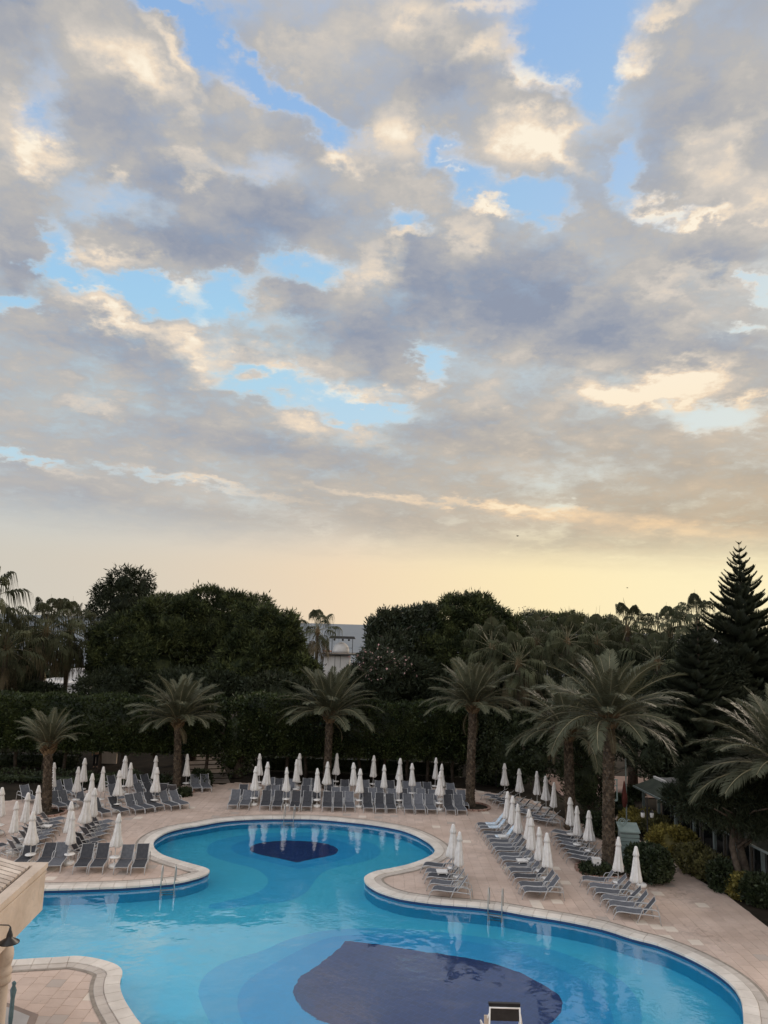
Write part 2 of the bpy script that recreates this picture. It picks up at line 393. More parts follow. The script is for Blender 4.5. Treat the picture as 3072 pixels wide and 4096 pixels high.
MT = dict(
    tile=pmat('deck_tile_stone', (0.515, 0.385, 0.310), (0.61, 0.47, 0.388), 0.5, 0.62, 0.3, bump=0.25, bump_scale=40, island=0.06, objrand=0.06, coords='World', stain=0.34),
    joint=pmat('tile_joint', (0.42, 0.33, 0.278), (0.50, 0.40, 0.34), 2, 0.8),
    coping=pmat('coping_stone', (0.62, 0.55, 0.48), (0.74, 0.665, 0.585), 1.2, 0.55, 0.35, bump=0.2, bump_scale=30, island=0.05, objrand=0.05, coords='World', stain=0.12),
    border=pmat('border_stone', (0.47, 0.405, 0.35), (0.57, 0.50, 0.435), 1.2, 0.6, 0.3, bump=0.2, bump_scale=30, island=0.08, objrand=0.08, coords='World', stain=0.18),
    drain=pmat('drain_channel', (0.24, 0.20, 0.165), (0.32, 0.27, 0.22), 5, 0.7),
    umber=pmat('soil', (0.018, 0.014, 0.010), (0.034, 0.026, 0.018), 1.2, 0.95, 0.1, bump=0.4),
    lawn=pmat('lawn', (0.018, 0.030, 0.010), (0.035, 0.045, 0.018), 0.8, 0.9, 0.1, bump=0.5),
    white=pmat('white_plastic', (0.74, 0.70, 0.66), (0.80, 0.77, 0.73), 6, 0.45, 0.4),
    canvas=pmat('umbrella_canvas', (0.74, 0.70, 0.66), (0.84, 0.80, 0.76), 5, 0.85, 0.15, bump=0.15, bump_scale=60, trans=0.15),
    pole=pmat('white_pole', (0.62, 0.60, 0.58), None, 3, 0.4, 0.4),
    frame=pmat('lounger_frame', (0.40, 0.39, 0.385), (0.48, 0.47, 0.46), 4, 0.38, 0.5),
    sling=pmat('grey_sling', (0.098, 0.100, 0.112), (0.128, 0.130, 0.142), 9, 0.75, 0.2, bump=0.15, bump_scale=180, objrand=0.30),
    sling_dark=pmat('charcoal_sling', (0.048, 0.048, 0.054), (0.064, 0.064, 0.070), 9, 0.75, 0.2, bump=0.15, bump_scale=180, objrand=0.2),
    towel=pmat('pale_towel', (0.42, 0.55, 0.66), (0.70, 0.74, 0.78), 7, 0.95, 0.05, bump=0.4, bump_scale=60),
    steel=pmat('steel', (0.40, 0.385, 0.36), (0.50, 0.485, 0.46), 6, 0.30, 0.5, metal=0.9),
    bark=pmat('palm_bark', (0.045, 0.034, 0.026), (0.10, 0.080, 0.062), 6, 0.95, 0.1, bump=0.6, bump_scale=20, island=0.35),
    boot=pmat('palm_leaf_base', (0.065, 0.048, 0.034), (0.13, 0.098, 0.070), 7, 0.9, 0.1, island=0.45),
    crownshaft=pmat('palm_crownshaft', (0.12, 0.080, 0.045), (0.17, 0.12, 0.07), 6, 0.9, 0.1, island=0.4),
    frond=pmat('date_frond', (0.098, 0.102, 0.062), (0.150, 0.150, 0.100), 0.9, 0.55, 0.2, objrand=0.22, trans=0.22),
    rachis=pmat('frond_rib', (0.20, 0.18, 0.105), (0.26, 0.23, 0.14), 3, 0.5, 0.3),
    fan=pmat('fan_leaf', (0.040, 0.046, 0.024), (0.082, 0.084, 0.046), 1.0, 0.65, 0.1, objrand=0.35, trans=0.20),
    dryfan=pmat('dry_fan_leaf', (0.105, 0.085, 0.050), (0.16, 0.125, 0.075), 1.0, 0.8, 0.2, objrand=0.35, trans=0.15),
    trunk=pmat('tree_bark', (0.050, 0.038, 0.030), (0.095, 0.075, 0.058), 5, 0.95, 0.1, bump=0.6, bump_scale=14),
    pine=pmat('pine_needles', (0.020, 0.028, 0.011), (0.078, 0.090, 0.032), 1.0, 0.6, 0.2, island=0.45, trans=0.22, noise_lo=0.42, noise_hi=0.62),
    darkpine=pmat('dark_needles', (0.020, 0.027, 0.014), (0.034, 0.040, 0.020), 0.6, 0.65, 0.2, island=0.4, trans=0.12),
    norfolk=pmat('norfolk_needles', (0.024, 0.030, 0.017), (0.040, 0.044, 0.024), 0.8, 0.65, 0.2, island=0.3, trans=0.10),
    broad=pmat('broad_leaves', (0.026, 0.036, 0.020), (0.050, 0.058, 0.032), 0.7, 0.45, 0.35, island=0.45, trans=0.18),
    hedge=pmat('hedge_leaves', (0.018, 0.028, 0.010), (0.050, 0.064, 0.020), 0.9, 0.45, 0.3, island=0.5, trans=0.20),
    shrub=pmat('shrub_leaves', (0.022, 0.032, 0.014), (0.044, 0.054, 0.022), 1.0, 0.5, 0.3, island=0.45, trans=0.15),
    yellowbush=pmat('golden_leaves', (0.15, 0.128, 0.032), (0.31, 0.255, 0.066), 1.4, 0.5, 0.3, island=0.5, trans=0.2),
    olivebush=pmat('olive_leaves', (0.075, 0.072, 0.026), (0.135, 0.122, 0.045), 1.4, 0.5, 0.3, island=0.5, trans=0.2),
    flower=pmat('pink_flowers', (0.45, 0.25, 0.24), (0.60, 0.42, 0.38), 4, 0.8, 0.1),
    plaster=pmat('beige_plaster', (0.48, 0.39, 0.315), (0.57, 0.47, 0.385), 0.9, 0.8, 0.2, bump=0.2, bump_scale=18, coords='World', stain=0.25),
    slat=pmat('weathered_boards', (0.44, 0.36, 0.30), (0.60, 0.52, 0.45), 2.2, 0.8, 0.2, bump=0.3, bump_scale=24, island=0.12, objrand=0.12),
    gutter=pmat('dark_gutter', (0.015, 0.013, 0.012), (0.03, 0.027, 0.024), 3, 0.8),
    dark=pmat('black_metal', (0.014, 0.013, 0.013), (0.022, 0.020, 0.020), 5, 0.45, 0.4),
    whitewall=pmat('white_render', (0.55, 0.52, 0.49), (0.64, 0.61, 0.58), 0.8, 0.85, 0.2),
    roofgrey=pmat('roof_felt', (0.10, 0.095, 0.09), (0.15, 0.14, 0.13), 1.5, 0.85, 0.2),
    paledeck=pmat('pale_beam', (0.45, 0.39, 0.33), (0.55, 0.48, 0.41), 2, 0.8),
    greenroof=pmat('green_awning', (0.032, 0.038, 0.028), (0.050, 0.057, 0.042), 1.5, 0.7, 0.2),
    tealpost=pmat('grey_green_post', (0.16, 0.19, 0.18), (0.21, 0.24, 0.23), 3, 0.6, 0.3),
    mint=pmat('pale_green_paint', (0.23, 0.29, 0.27), (0.28, 0.345, 0.32), 3, 0.55, 0.3),
    glassdark=pmat('dark_glazing', (0.010, 0.012, 0.012), None, 1, 0.08, 0.5),
    brick=pmat('kerb_stone', (0.26, 0.13, 0.095), (0.42, 0.32, 0.26), 4, 0.85, 0.2, objrand=0.25),
    terracotta=pmat('terracotta', (0.33, 0.14, 0.075), (0.45, 0.22, 0.12), 3, 0.85, 0.2),
    orange=pmat('date_fruit', (0.40, 0.11, 0.025), (0.55, 0.19, 0.05), 14, 0.6, 0.3, island=0.4),
    red=pmat('red_flag', (0.09, 0.028, 0.022), (0.12, 0.035, 0.028), 4, 0.8, 0.1),
    skin=pmat('skin', (0.42, 0.25, 0.17)), shirt=pmat('white_shirt', (0.72, 0.70, 0.68)), trousers=pmat('black_trousers', (0.015, 0.015, 0.018)), hair=pmat('dark_hair', (0.02, 0.014, 0.01)),
    lamp=pmat('white_lantern_glass', (0.75, 0.73, 0.70), None, 2, 0.3, 0.5),
    greyslab=pmat('grey_slab', (0.36, 0.335, 0.315), (0.42, 0.39, 0.37), 1, 0.7), brownslab=pmat('brown_border', (0.22, 0.165, 0.135), (0.27, 0.205, 0.17), 1, 0.7),
    bluecloth=pmat('blue_cloth', (0.10, 0.17, 0.20), (0.16, 0.24, 0.27), 5, 0.9, 0.1),
    bird=pmat('dark_bird', (0.02, 0.02, 0.02)),
)

# ---------------------------------------------------------------- mesh helpers
def link(o, parent=None):
    COL.objects.link(o)
    if parent is not None:
        o.parent = parent
    return o

def finish(name, me, mats, parent=None, smooth=False):
    for m in (mats if isinstance(mats, (list, tuple)) else [mats]):
        me.materials.append(MT[m] if isinstance(m, str) else m)
    if smooth:
        me.polygons.foreach_set('use_smooth', [True] * len(me.polygons))
    return link(bpy.data.objects.new(name, me), parent)

class MB:
    """collects plain geometry for one mesh"""
    def __init__(self):
        self.v, self.f, self.mi = [], [], []
    def add(self, vs, fs, mi=0):
        o = len(self.v)
        self.v += [tuple(p) for p in vs]
        self.f += [tuple(i + o for i in f) for f in fs]
        self.mi += [mi] * len(fs)
        return self
    def box(self, c, s, rz=0.0, mi=0, ry=0.0, rx=0.0):
        m = Matrix.Rotation(rz, 3, 'Z') @ Matrix.Rotation(ry, 3, 'Y') @ Matrix.Rotation(rx, 3, 'X')
        vs = [Vector(c) + m @ Vector((x * s[0] / 2, y * s[1] / 2, z * s[2] / 2)) for x in (-1, 1) for y in (-1, 1) for z in (-1, 1)]
        return self.add(vs, [(0, 1, 3, 2), (4, 6, 7, 5), (0, 4, 5, 1), (2, 3, 7, 6), (0, 2, 6, 4), (1, 5, 7, 3)], mi)
    def prism(self, poly, z0, z1, mi=0):
        n = len(poly)
        vs = [(x, y, z0) for x, y in poly] + [(x, y, z1) for x, y in poly]
        fs = [tuple(range(n - 1, -1, -1)), tuple(range(n, 2 * n))] + [(i, (i + 1) % n, n + (i + 1) % n, n + i) for i in range(n)]
        return self.add(vs, fs, mi)
    def tube(self, pts, r, n=6, mi=0, cap=True):
        pts = [Vector(p) for p in pts]
        rs = r if isinstance(r, (list, tuple)) else [r] * len(pts)
        vs, fs, prev = [], [], None
        for i, p in enumerate(pts):
            t = (pts[min(i + 1, len(pts) - 1)] - pts[max(i - 1, 0)]).normalized()
            if prev is None:
                a = t.orthogonal().normalized()
            else:
                a = (prev - t * prev.dot(t)).normalized()
            prev = a
            b = t.cross(a)
            for k in range(n):
                an = 2 * math.pi * k / n
                vs.append(p + (a * math.cos(an) + b * math.sin(an)) * rs[i])
        for i in range(len(pts) - 1):
            for k in range(n):
                fs.append((i * n + k, i * n + (k + 1) % n, (i + 1) * n + (k + 1) % n, (i + 1) * n + k))
        if cap:
            fs.append(tuple(range(n - 1, -1, -1)))
            fs.append(tuple((len(pts) - 1) * n + k for k in range(n)))
        return self.add(vs, fs, mi)
    def lathe(self, prof, n=16, c=(0, 0, 0), mi=0, wob=None):
        vs, fs = [], []
        for i, (r, z) in enumerate(prof):
            for k in range(n):
                an = 2 * math.pi * k / n
                q = r * (wob(i, an) if wob else 1.0)
                vs.append((c[0] + q * math.cos(an), c[1] + q * math.sin(an), c[2] + z))
        for i in range(len(prof) - 1):
            for k in range(n):
                fs.append((i * n + k, i * n + (k + 1) % n, (i + 1) * n + (k + 1) % n, (i + 1) * n + k))
        fs.append(tuple(range(n - 1, -1, -1)))
        fs.append(tuple((len(prof) - 1) * n + k for k in range(n)))
        return self.add(vs, fs, mi)
    def mesh(self, name):
        me = bpy.data.meshes.new(name)
        me.from_pydata(self.v, [], self.f)
        if any(self.mi):
            me.polygons.foreach_set('material_index', self.mi)
        me.update()
        return me
    def build(self, name, mats, parent=None, smooth=False):
        return finish(name, self.mesh(name), mats, parent, smooth)

def np_quads(name, V, mats, parent=None, hull=None):
    """mesh of loose quads from an (n, 4, 3) array, plus an optional inner surface"""
    n = len(V)
    vs = V.reshape(-1, 3)
    hv = np.zeros((0, 3)); hf = []
    if hull is not None:
        hv, hf = hull
    me = bpy.data.meshes.new(name)
    nf = n + len(hf)
    nl = 4 * n + sum(len(f) for f in hf)
    me.vertices.add(len(vs) + len(hv)); me.loops.add(nl); me.polygons.add(nf)
    me.vertices.foreach_set('co', np.concatenate([vs, hv]).astype(np.float32).ravel())
    li = np.concatenate([np.arange(4 * n), np.array([i + 4 * n for f in hf for i in f], dtype=np.int64)]) if len(hf) else np.arange(4 * n)
    me.loops.foreach_set('vertex_index', li.astype(np.int32))
    tot = np.array([4] * n + [len(f) for f in hf])
    st = np.concatenate([[0], np.cumsum(tot)[:-1]])
    me.polygons.foreach_set('loop_start', st.astype(np.int32))
    me.update(calc_edges=True)
    return finish(name, me, mats, parent)

def unit(a):
    return a / np.maximum(np.linalg.norm(a, axis=-1, keepdims=True), 1e-9)

def leaves(P, Nn, length, width, bias=1.0, up=0.0):
    """rhombic leaf quads at points P that lean along the normals Nn"""
    n = len(P)
    d = unit(Nn * bias + RNG.normal(size=(n, 3)) * 0.7 + np.array([0, 0, up]))
    s = unit(np.cross(d, RNG.normal(size=(n, 3))))
    L = length * RNG.uniform(0.6, 1.25, (n, 1)); W = width * RNG.uniform(0.7, 1.2, (n, 1))
    return np.stack([P, P + d * L * 0.45 + s * W, P + d * L, P + d * L * 0.45 - s * W], axis=1)

def sphere_dirs(n):
    return unit(RNG.normal(size=(n, 3)))

def ico(sub=2):
    bm = bmesh.new()
    bmesh.ops.create_icosphere(bm, subdivisions=sub, radius=1)
    v = np.array([p.co[:] for p in bm.verts]); f = [tuple(q.index for q in p.verts) for p in bm.faces]
    bm.free()
    return v, f
ICO_V, ICO_F = ico(2)

def lobe_crown(lobes, clumps, per, leaf, width, clump_r, bias=1.2, up=0.2, hullk=0.80, flat=0.9, lumps=9, ragged=0.10):
    """foliage: lumps sit on the lobes, leaf clumps sit on the lumps; returns leaf quads and an inner hull"""
    L = np.array(lobes, dtype=float)
    sub = []
    for c in L:
        dv = sphere_dirs(lumps)
        dv[:, 2] = np.where(dv[:, 2] < -0.5, -dv[:, 2], dv[:, 2])
        k = RNG.uniform(0.16, 0.34, (lumps, 1))
        sub.append(np.concatenate([c[:3] + dv * c[3:6] * (1.0 - k * 0.15), c[3:6] * k * np.array([1, 1, flat])], axis=1))
    allb = np.concatenate([L] + sub)
    area = (allb[:, 3] * allb[:, 5]) ** 0.9
    area[:len(L)] *= 0.16
    idx = RNG.choice(len(allb), clumps, p=area / area.sum())
    dv = sphere_dirs(clumps)
    B = allb[idx]
    jit = RNG.uniform(1 - ragged, 1 + ragged * 0.6, (clumps, 1))
    P = B[:, :3] + dv * B[:, 3:6] * jit
    Nn = unit(dv / B[:, 3:6])
    inside = np.zeros(clumps, bool)
    for c in allb:
        q = ((P - c[:3]) / c[3:6])
        inside |= (q * q).sum(1) < 0.70
    P, Nn = P[~inside], Nn[~inside]
    PP = np.repeat(P, per, axis=0) + RNG.normal(size=(len(P) * per, 3)) * clump_r
    NN = np.repeat(unit(Nn + RNG.normal(size=Nn.shape) * 0.25), per, axis=0)
    Q = leaves(PP, NN, leaf, width, bias, up)
    hv, hf, o = [], [], 0
    for c in L:
        kk = hullk + 0.06
        hv.append(c[:3] + ICO_V * c[3:6] * kk); hf += [tuple(i + o for i in f) for f in ICO_F]; o += len(ICO_V)
    return Q, (np.concatenate(hv), hf)

# ---------------------------------------------------------------- naming helpers
def tag(o, label=None, cat=None, group=None, kind=None):
    if label: o['label'] = label
    if cat: o['category'] = cat
    if group: o['group'] = group
    if kind: o['kind'] = kind
    return o

def empty(name, loc=(0, 0, 0), rz=0.0):
    o = bpy.data.objects.new(name, None)
    o.location = loc
    o.rotation_euler = (0, 0, rz)
    o.empty_display_size = 0.2
    return link(o)

def copy_tree(o, parent=None):
    c = o.copy()
    link(c, parent)
    if parent is not None:
        c.matrix_parent_inverse = o.matrix_parent_inverse
    for ch in list(o.children):
        copy_tree(ch, c)
    return c

ORD = ['', 'first', 'second', 'third', 'fourth', 'fifth', 'sixth', 'seventh', 'eighth', 'ninth', 'tenth', 'eleventh', 'twelfth', 'thirteenth', 'fourteenth', 'fifteenth', 'sixteenth', 'seventeenth', 'eighteenth', 'nineteenth']

def smooth_loop(pts, step=0.25, closed=True):
    """Catmull-Rom through the points, resampled evenly"""
    P = [Vector((p[0], p[1])) for p in pts]
    n = len(P); out = []
    rng = n if closed else n - 1
    for i in range(rng):
        g = (lambda j: P[j % n]) if closed else (lambda j: P[max(0, min(n - 1, j))])
        p0, p1, p2, p3 = g(i - 1), g(i), g(i + 1), g(i + 2)
        for k in range(12):
            t = k / 12
            out.append(0.5 * ((2 * p1) + (p2 - p0) * t + (2 * p0 - 5 * p1 + 4 * p2 - p3) * t * t + (3 * p1 - p0 - 3 * p2 + p3) * t ** 3))
    if closed:
        out.append(out[0])
    acc = [0.0]
    for a, b in zip(out, out[1:]):
        acc.append(acc[-1] + (b - a).length)
    m = max(8, int(acc[-1] / step))
    res, j = [], 0
    for i in range(m):
        s = acc[-1] * i / m
        while acc[j + 1] < s:
            j += 1
        t = (s - acc[j]) / max(1e-9, acc[j + 1] - acc[j])
        res.append(out[j].lerp(out[j + 1], t))
    return res

def signed_area(P):
    return 0.5 * sum(a.x * b.y - b.x * a.y for a, b in zip(P, P[1:] + P[:1]))

def offset_loop(P, d):
    """move a counter-clockwise loop outward by d"""
    n = len(P); out = []
    for i in range(n):
        t = (P[(i + 1) % n] - P[i - 1]).normalized()
        out.append(P[i] + Vector((t.y, -t.x)) * d)
    return out

def inside_poly(P, x, y):
    c = False; j = len(P) - 1
    for i in range(len(P)):
        a, b = P[i], P[j]
        if (a.y > y) != (b.y > y) and x < (b.x - a.x) * (y - a.y) / (b.y - a.y) + a.x:
            c = not c
        j = i
    return c

def fill_poly(P, z, holes=()):
    """flat sheet bounded by loop P with holes"""
    bm = bmesh.new()
    es = []
    for loop in [P] + list(holes):
        vs = [bm.verts.new((p[0], p[1], z)) for p in loop]
        es += [bm.edges.new((vs[i], vs[(i + 1) % len(vs)])) for i in range(len(vs))]
    bmesh.ops.triangle_fill(bm, use_beauty=True, use_dissolve=False, edges=es)
    for f in bm.faces:
        if f.normal.z < 0:
            f.normal_flip()
    me = bpy.data.meshes.new('sheet')
    bm.to_mesh(me); bm.free()
    return me

# ---------------------------------------------------------------- the pool
SHORE = [(-15.241, 30.478), (-13.926, 30.676), (-12.88, 30.851), (-11.93, 31.002), (-10.808, 31.203), (-9.683, 31.441), (-8.689, 31.777), (-7.864, 32.14), (-7.302, 32.637), (-7, 33.105), (-6.922, 33.525), (-7.112, 33.871), (-7.628, 34.235), (-8.595, 34.867), (-9.419, 35.496), (-9.947, 36.183), (-10.281, 36.872), (-10.495, 37.731), (-10.463, 38.607), (-10.212, 39.465), (-9.637, 40.223), (-9.045, 40.707), (-8.302, 41.452), (-7.527, 41.949), (-6.272, 42.374), (-4.963, 42.599), (-3.179, 42.705), (-1.365, 42.328), (-0.025, 41.874), (1.279, 41.138), (2.097, 40.135), (2.692, 38.876), (2.91, 37.93), (2.905, 37.319), (2.709, 36.735), (2.205, 35.945), (1.501, 35.168), (0.76, 34.597), (0.113, 34.139), (-0.234, 33.634), (-0.331, 33.249), (-0.252, 32.708), (-0.008, 32.18), (0.392, 31.647), (1.037, 31.154), (1.672, 30.904), (2.615, 30.668), (3.917, 30.477), (4.967, 30.193), (5.767, 29.84), (7.078, 29.356), (8.288, 28.694), (9.076, 27.972), (9.818, 27.439), (10.429, 26.581), (10.839, 25.636), (11.004, 24.705), (10.918, 23.923), (10.674, 23.182), (10.082, 21.917), (9.484, 21.047), (8.546, 20.228), (6.662, 19.425), (3.889, 18.818), (0.757, 18.575), (-2.063, 18.71), (-3.917, 19.38), (-5.143, 20.367), (-6.054, 21.456), (-6.432, 21.988), (-6.775, 22.509), (-7.056, 23.018), (-7.226, 23.42), (-7.344, 23.84), (-7.415, 24.18), (-7.58, 24.473), (-7.852, 24.714), (-8.315, 24.948), (-8.801, 25.098), (-9.199, 25.136), (-9.545, 25.047), (-10.202, 24.915), (-10.865, 24.763), (-11.535, 24.643), (-12.13, 24.529)]
LOOP = smooth_loop(SHORE, 0.125)
if signed_area(LOOP) < 0:
    LOOP.reverse()
Z_WATER, Z_FLOOR = -0.10, -1.5

def ring_sheet(mb, A, za, B, zb, i0, i1, mi=0):
    n = len(A)
    vs, fs = [], []
    for i in range(i0, i1 + 1):
        vs.append((*A[i % n], za)); vs.append((*B[i % n], zb))
    for k in range(i1 - i0):
        fs.append((2 * k, 2 * k + 2, 2 * k + 3, 2 * k + 1))
    return mb.add(vs, fs, mi)

def pool_paint(name, col, mosaic=0.0, scale=11.0):
    m = bpy.data.materials.new(name); m.use_nodes = True
    nt = m.node_tree; nt.nodes.clear(); N = Nodes(nt)
    out = N.new('ShaderNodeOutputMaterial'); b = N.new('ShaderNodeBsdfPrincipled')
    co = N.new('ShaderNodeTexCoord').outputs['Object']
    f, _ = N.noise(co, 0.35, 4)
    c = N.mix(f, (*[k * 0.92 for k in col], 1), (*[k * 1.08 for k in col], 1))
    if mosaic:
        br = N.new('ShaderNodeTexBrick'); br.offset = 0.5
        mp = N.new('ShaderNodeMapping'); N.put(mp.inputs['Vector'], co)
        mp.inputs['Rotation'].default_value = (0, 0, rad(38))
        N.put(br.inputs['Vector'], mp.outputs[0])
        br.inputs['Color1'].default_value = (*[k * 1.25 for k in col], 1); br.inputs['Color2'].default_value = (*[k * 0.75 for k in col], 1)
        br.inputs['Mortar'].default_value = (*[min(1, k * (1 + 3 * mosaic)) for k in col], 1)
        br.inputs['Scale'].default_value = scale; br.inputs['Mortar Size'].default_value = 0.035
        br.inputs['Brick Width'].default_value = 1.0; br.inputs['Row Height'].default_value = 1.0
        c = N.mix(mosaic, c, br.outputs['Color'])
    N.put(b.inputs['Base Color'], c); b.inputs['Roughness'].default_value = 0.4
    nt.links.new(b.outputs[0], out.inputs[0])
    return m
PAINT = dict(light=pool_paint('pool_light_blue', (0.088, 0.715, 0.975)), mid=pool_paint('pool_mid_blue', (0.052, 0.57, 0.935)),
             deep=pool_paint('pool_deep_blue', (0.034, 0.475, 0.885)), navy=pool_paint('navy_mosaic', (0.020, 0.052, 0.185), 0.35, 4.0),
             wall=pool_paint('pool_wall_blue', (0.032, 0.42, 0.66), 0.12, 4.0), line=pool_paint('waterline_tile', (0.012, 0.045, 0.14)))

o = finish('pool_floor', fill_poly(LOOP, Z_FLOOR), PAINT['light']); tag(o, 'light blue painted pool floor', kind='structure')
mb = MB()
ring_sheet(mb, LOOP, -0.16, LOOP, Z_FLOOR - 0.01, 0, len(LOOP))
o = mb.build('pool_wall', PAINT['wall']); tag(o, 'blue pool side wall', kind='structure')
mb = MB(); INN = offset_loop(LOOP, -0.012)
ring_sheet(mb, INN, 0.02, INN, -0.17, 0, len(LOOP))
mb.build('waterline_tile', PAINT['line'], o)

def inlay(name, label, pts, lvl, paint, serrate=0.0):
    L = smooth_loop(pts, 0.2)
    if signed_area(L) < 0: L.reverse()
    L = [p for p in L if inside_poly(LOOP, p.x, p.y)] if serrate == 0 else L
    if serrate:
        L = [Vector((round(p.x / serrate) * serrate, round(p.y / serrate) * serrate)) for p in L]
        L = [p for i, p in enumerate(L) if (p - L[i - 1]).length > 1e-4]
    o = finish(name, fill_poly(L, Z_FLOOR + 0.004 * lvl), PAINT[paint])
    return tag(o, label, kind='structure')

inlay('pool_floor_inlay', 'wide mid blue ring in the round end of the pool', [(-8.083, 38.364), (-8.102, 39.525), (-7.472, 40.51), (-6.085, 41.384), (-4.312, 41.827), (-2.38, 41.822), (-0.774, 40.936), (0.091, 40.02), (0.327, 38.956), (0.104, 38.033), (-0.666, 37.176), (-1.418, 36.68), (-2.129, 35.929), (-2.483, 34.816), (-2.758, 33.202), (-3.331, 32.238), (-4.02, 31.916), (-4.823, 31.59), (-6.036, 31.15), (-6.382, 31.542), (-5.238, 32.433), (-4.639, 33.323), (-4.497, 34.324), (-4.779, 35.135), (-5.344, 35.895), (-6.19, 36.408), (-7.252, 37.111), (-7.812, 37.698)], 1, 'mid')
inlay('pool_floor_inlay', 'inner deep blue ring in the round end of the pool', [(-6.994, 38.743), (-6.905, 39.542), (-6.329, 40.286), (-5.226, 40.845), (-3.887, 41.14), (-2.499, 41.05), (-1.428, 40.231), (-0.935, 39.366), (-0.856, 38.708), (-1.049, 38.048), (-1.538, 37.504), (-2.198, 36.888), (-2.918, 36.354), (-3.339, 36.041), (-3.818, 36.268), (-4.56, 36.708), (-5.583, 37.328), (-6.468, 37.887)], 2, 'deep')
inlay('pool_floor_inlay', 'navy mosaic eye in the round end of the pool', [(-6.071, 38.84), (-6.004, 39.362), (-5.59, 39.879), (-4.879, 40.183), (-4.14, 40.348), (-3.117, 40.255), (-2.333, 39.912), (-1.885, 39.406), (-1.749, 38.883), (-1.863, 38.35), (-2.274, 37.929), (-2.796, 37.554), (-3.163, 37.299), (-3.377, 37.109), (-3.527, 36.927), (-3.716, 37.028), (-4.09, 37.232), (-4.677, 37.542), (-5.357, 37.874), (-5.867, 38.308)], 3, 'navy')
inlay('pool_floor_inlay', 'wide mid blue ring around the near navy mosaic', [(-0.677, 29.713), (0.709, 29.814), (2.661, 29.593), (4.654, 29.11), (6.219, 28.516), (7.455, 27.39), (8.143, 26.226), (8.248, 25.043), (7.916, 23.664), (7.159, 22.333), (5.002, 21.136), (-0.564, 20.381), (-2.547, 21.304), (-3.982, 22.364), (-5.037, 24.285), (-5.258, 25.618), (-4.795, 26.72), (-3.888, 27.476), (-2.862, 28.666), (-1.808, 29.409)], 1, 'mid')
inlay('pool_floor_inlay', 'inner deep blue ring around the near navy mosaic', [(-0.657, 29.169), (1.044, 29.29), (2.843, 29.069), (4.556, 28.487), (5.789, 27.525), (6.763, 26.362), (7.23, 25.182), (7.09, 23.626), (6.299, 22.296), (4.248, 21.368), (-0.588, 20.88), (-2.281, 21.733), (-3.389, 22.864), (-3.9, 24.179), (-3.92, 25.308), (-3.402, 26.378), (-2.531, 27.693), (-1.646, 28.755)], 2, 'deep')
inlay('pool_floor_inlay', 'navy mosaic leaf shape in the near end of the pool', [(-0.914, 28.601), (-0.635, 28.57), (0.141, 28.446), (1.232, 28.122), (2.512, 27.794), (3.75, 27.402), (4.617, 26.889), (5.222, 26.277), (5.676, 25.588), (5.885, 25.019), (5.85, 24.555), (5.533, 23.923), (5.08, 23.319), (4.029, 22.416), (2.667, 21.706), (1.019, 21.696), (0.022, 22.217), (-0.959, 23.037), (-1.427, 23.384), (-1.931, 23.948), (-2.23, 24.558), (-2.333, 25.216), (-2.186, 25.931), (-1.701, 26.713), (-1.321, 27.539), (-1.057, 28.163)], 3, 'navy', 0.06)

def water_material(name, tint, ior, s1, b1, s2, b2, rough=0.0, glass=True):
    m = bpy.data.materials.new(name); m.use_nodes = True
    nt = m.node_tree; nt.nodes.clear(); N = Nodes(nt)
    out = N.new('ShaderNodeOutputMaterial'); b = N.new('ShaderNodeBsdfPrincipled')
    co = N.new('ShaderNodeTexCoord').outputs['Object']
    b.inputs['Base Color'].default_value = (*tint, 1)
    b.inputs['Roughness'].default_value = rough
    b.inputs['IOR'].default_value = ior
    b.inputs['Transmission Weight'].default_value = 1.0 if glass else 0.0
    b.inputs['Specular IOR Level'].default_value = 0.5
    if glass:
        b.inputs['Coat Weight'].default_value = 1.0; b.inputs['Coat IOR'].default_value = 1.40; b.inputs['Coat Roughness'].default_value = 0.02
    patch, _ = N.noise(co, 0.16 if glass else 0.004, 3, 0.5)
    f1, _ = N.noise(co, s1, 3, 0.5)
    f2, _ = N.noise(co, s2, 3, 0.55)
    h = N.math('ADD', N.math('MULTIPLY', f1, b1), N.math('MULTIPLY', N.math('MULTIPLY', f2, b2), N.smooth(patch, 0.42, 0.62, 0.15, 1.0)))
    bn = N.new('ShaderNodeBump'); bn.inputs['Strength'].default_value = 1.0; bn.inputs['Distance'].default_value = 1.0
    N.put(bn.inputs['Height'], h); N.put(b.inputs['Normal'], bn.outputs[0]); N.put(b.inputs['Coat Normal'], bn.outputs[0])
    nt.links.new(b.outputs[0], out.inputs[0])
    return m
o = finish('pool_water', fill_poly(offset_loop(LOOP, -0.008), Z_WATER), water_material('pool_water', (1.0, 1.0, 1.0), 1.333, 0.8, 0.020, 6.0, 0.0065))
tag(o, 'calm blue pool water reflecting the sky', kind='structure')

# ---------------------------------------------------------------- ground, deck, sea
GR = [(-3000, -300), (3000, -300), (3000, 128), (-3000, 128)]
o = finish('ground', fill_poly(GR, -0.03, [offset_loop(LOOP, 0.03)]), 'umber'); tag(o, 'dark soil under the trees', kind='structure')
BEACH = MB(); BEACH.box((0, 137, -0.9), (6000, 30, 1.7)); o = BEACH.build('beach', pmat('sand', (0.36, 0.31, 0.25), (0.46, 0.40, 0.33), 0.3, 0.9)); tag(o, 'strip of sand by the sea', kind='structure')
MBs = MB(); MBs.add([(-40000, 151, -1.2), (40000, 151, -1.2), (40000, 50000, -1.2), (-40000, 50000, -1.2)], [(0, 1, 2, 3)])
o = MBs.build('sea', water_material('sea_water', (0.085, 0.105, 0.13), 1.333, 0.05, 1.2, 0.30, 0.45, 0.42, False)); tag(o, 'grey calm sea to the horizon', kind='structure')

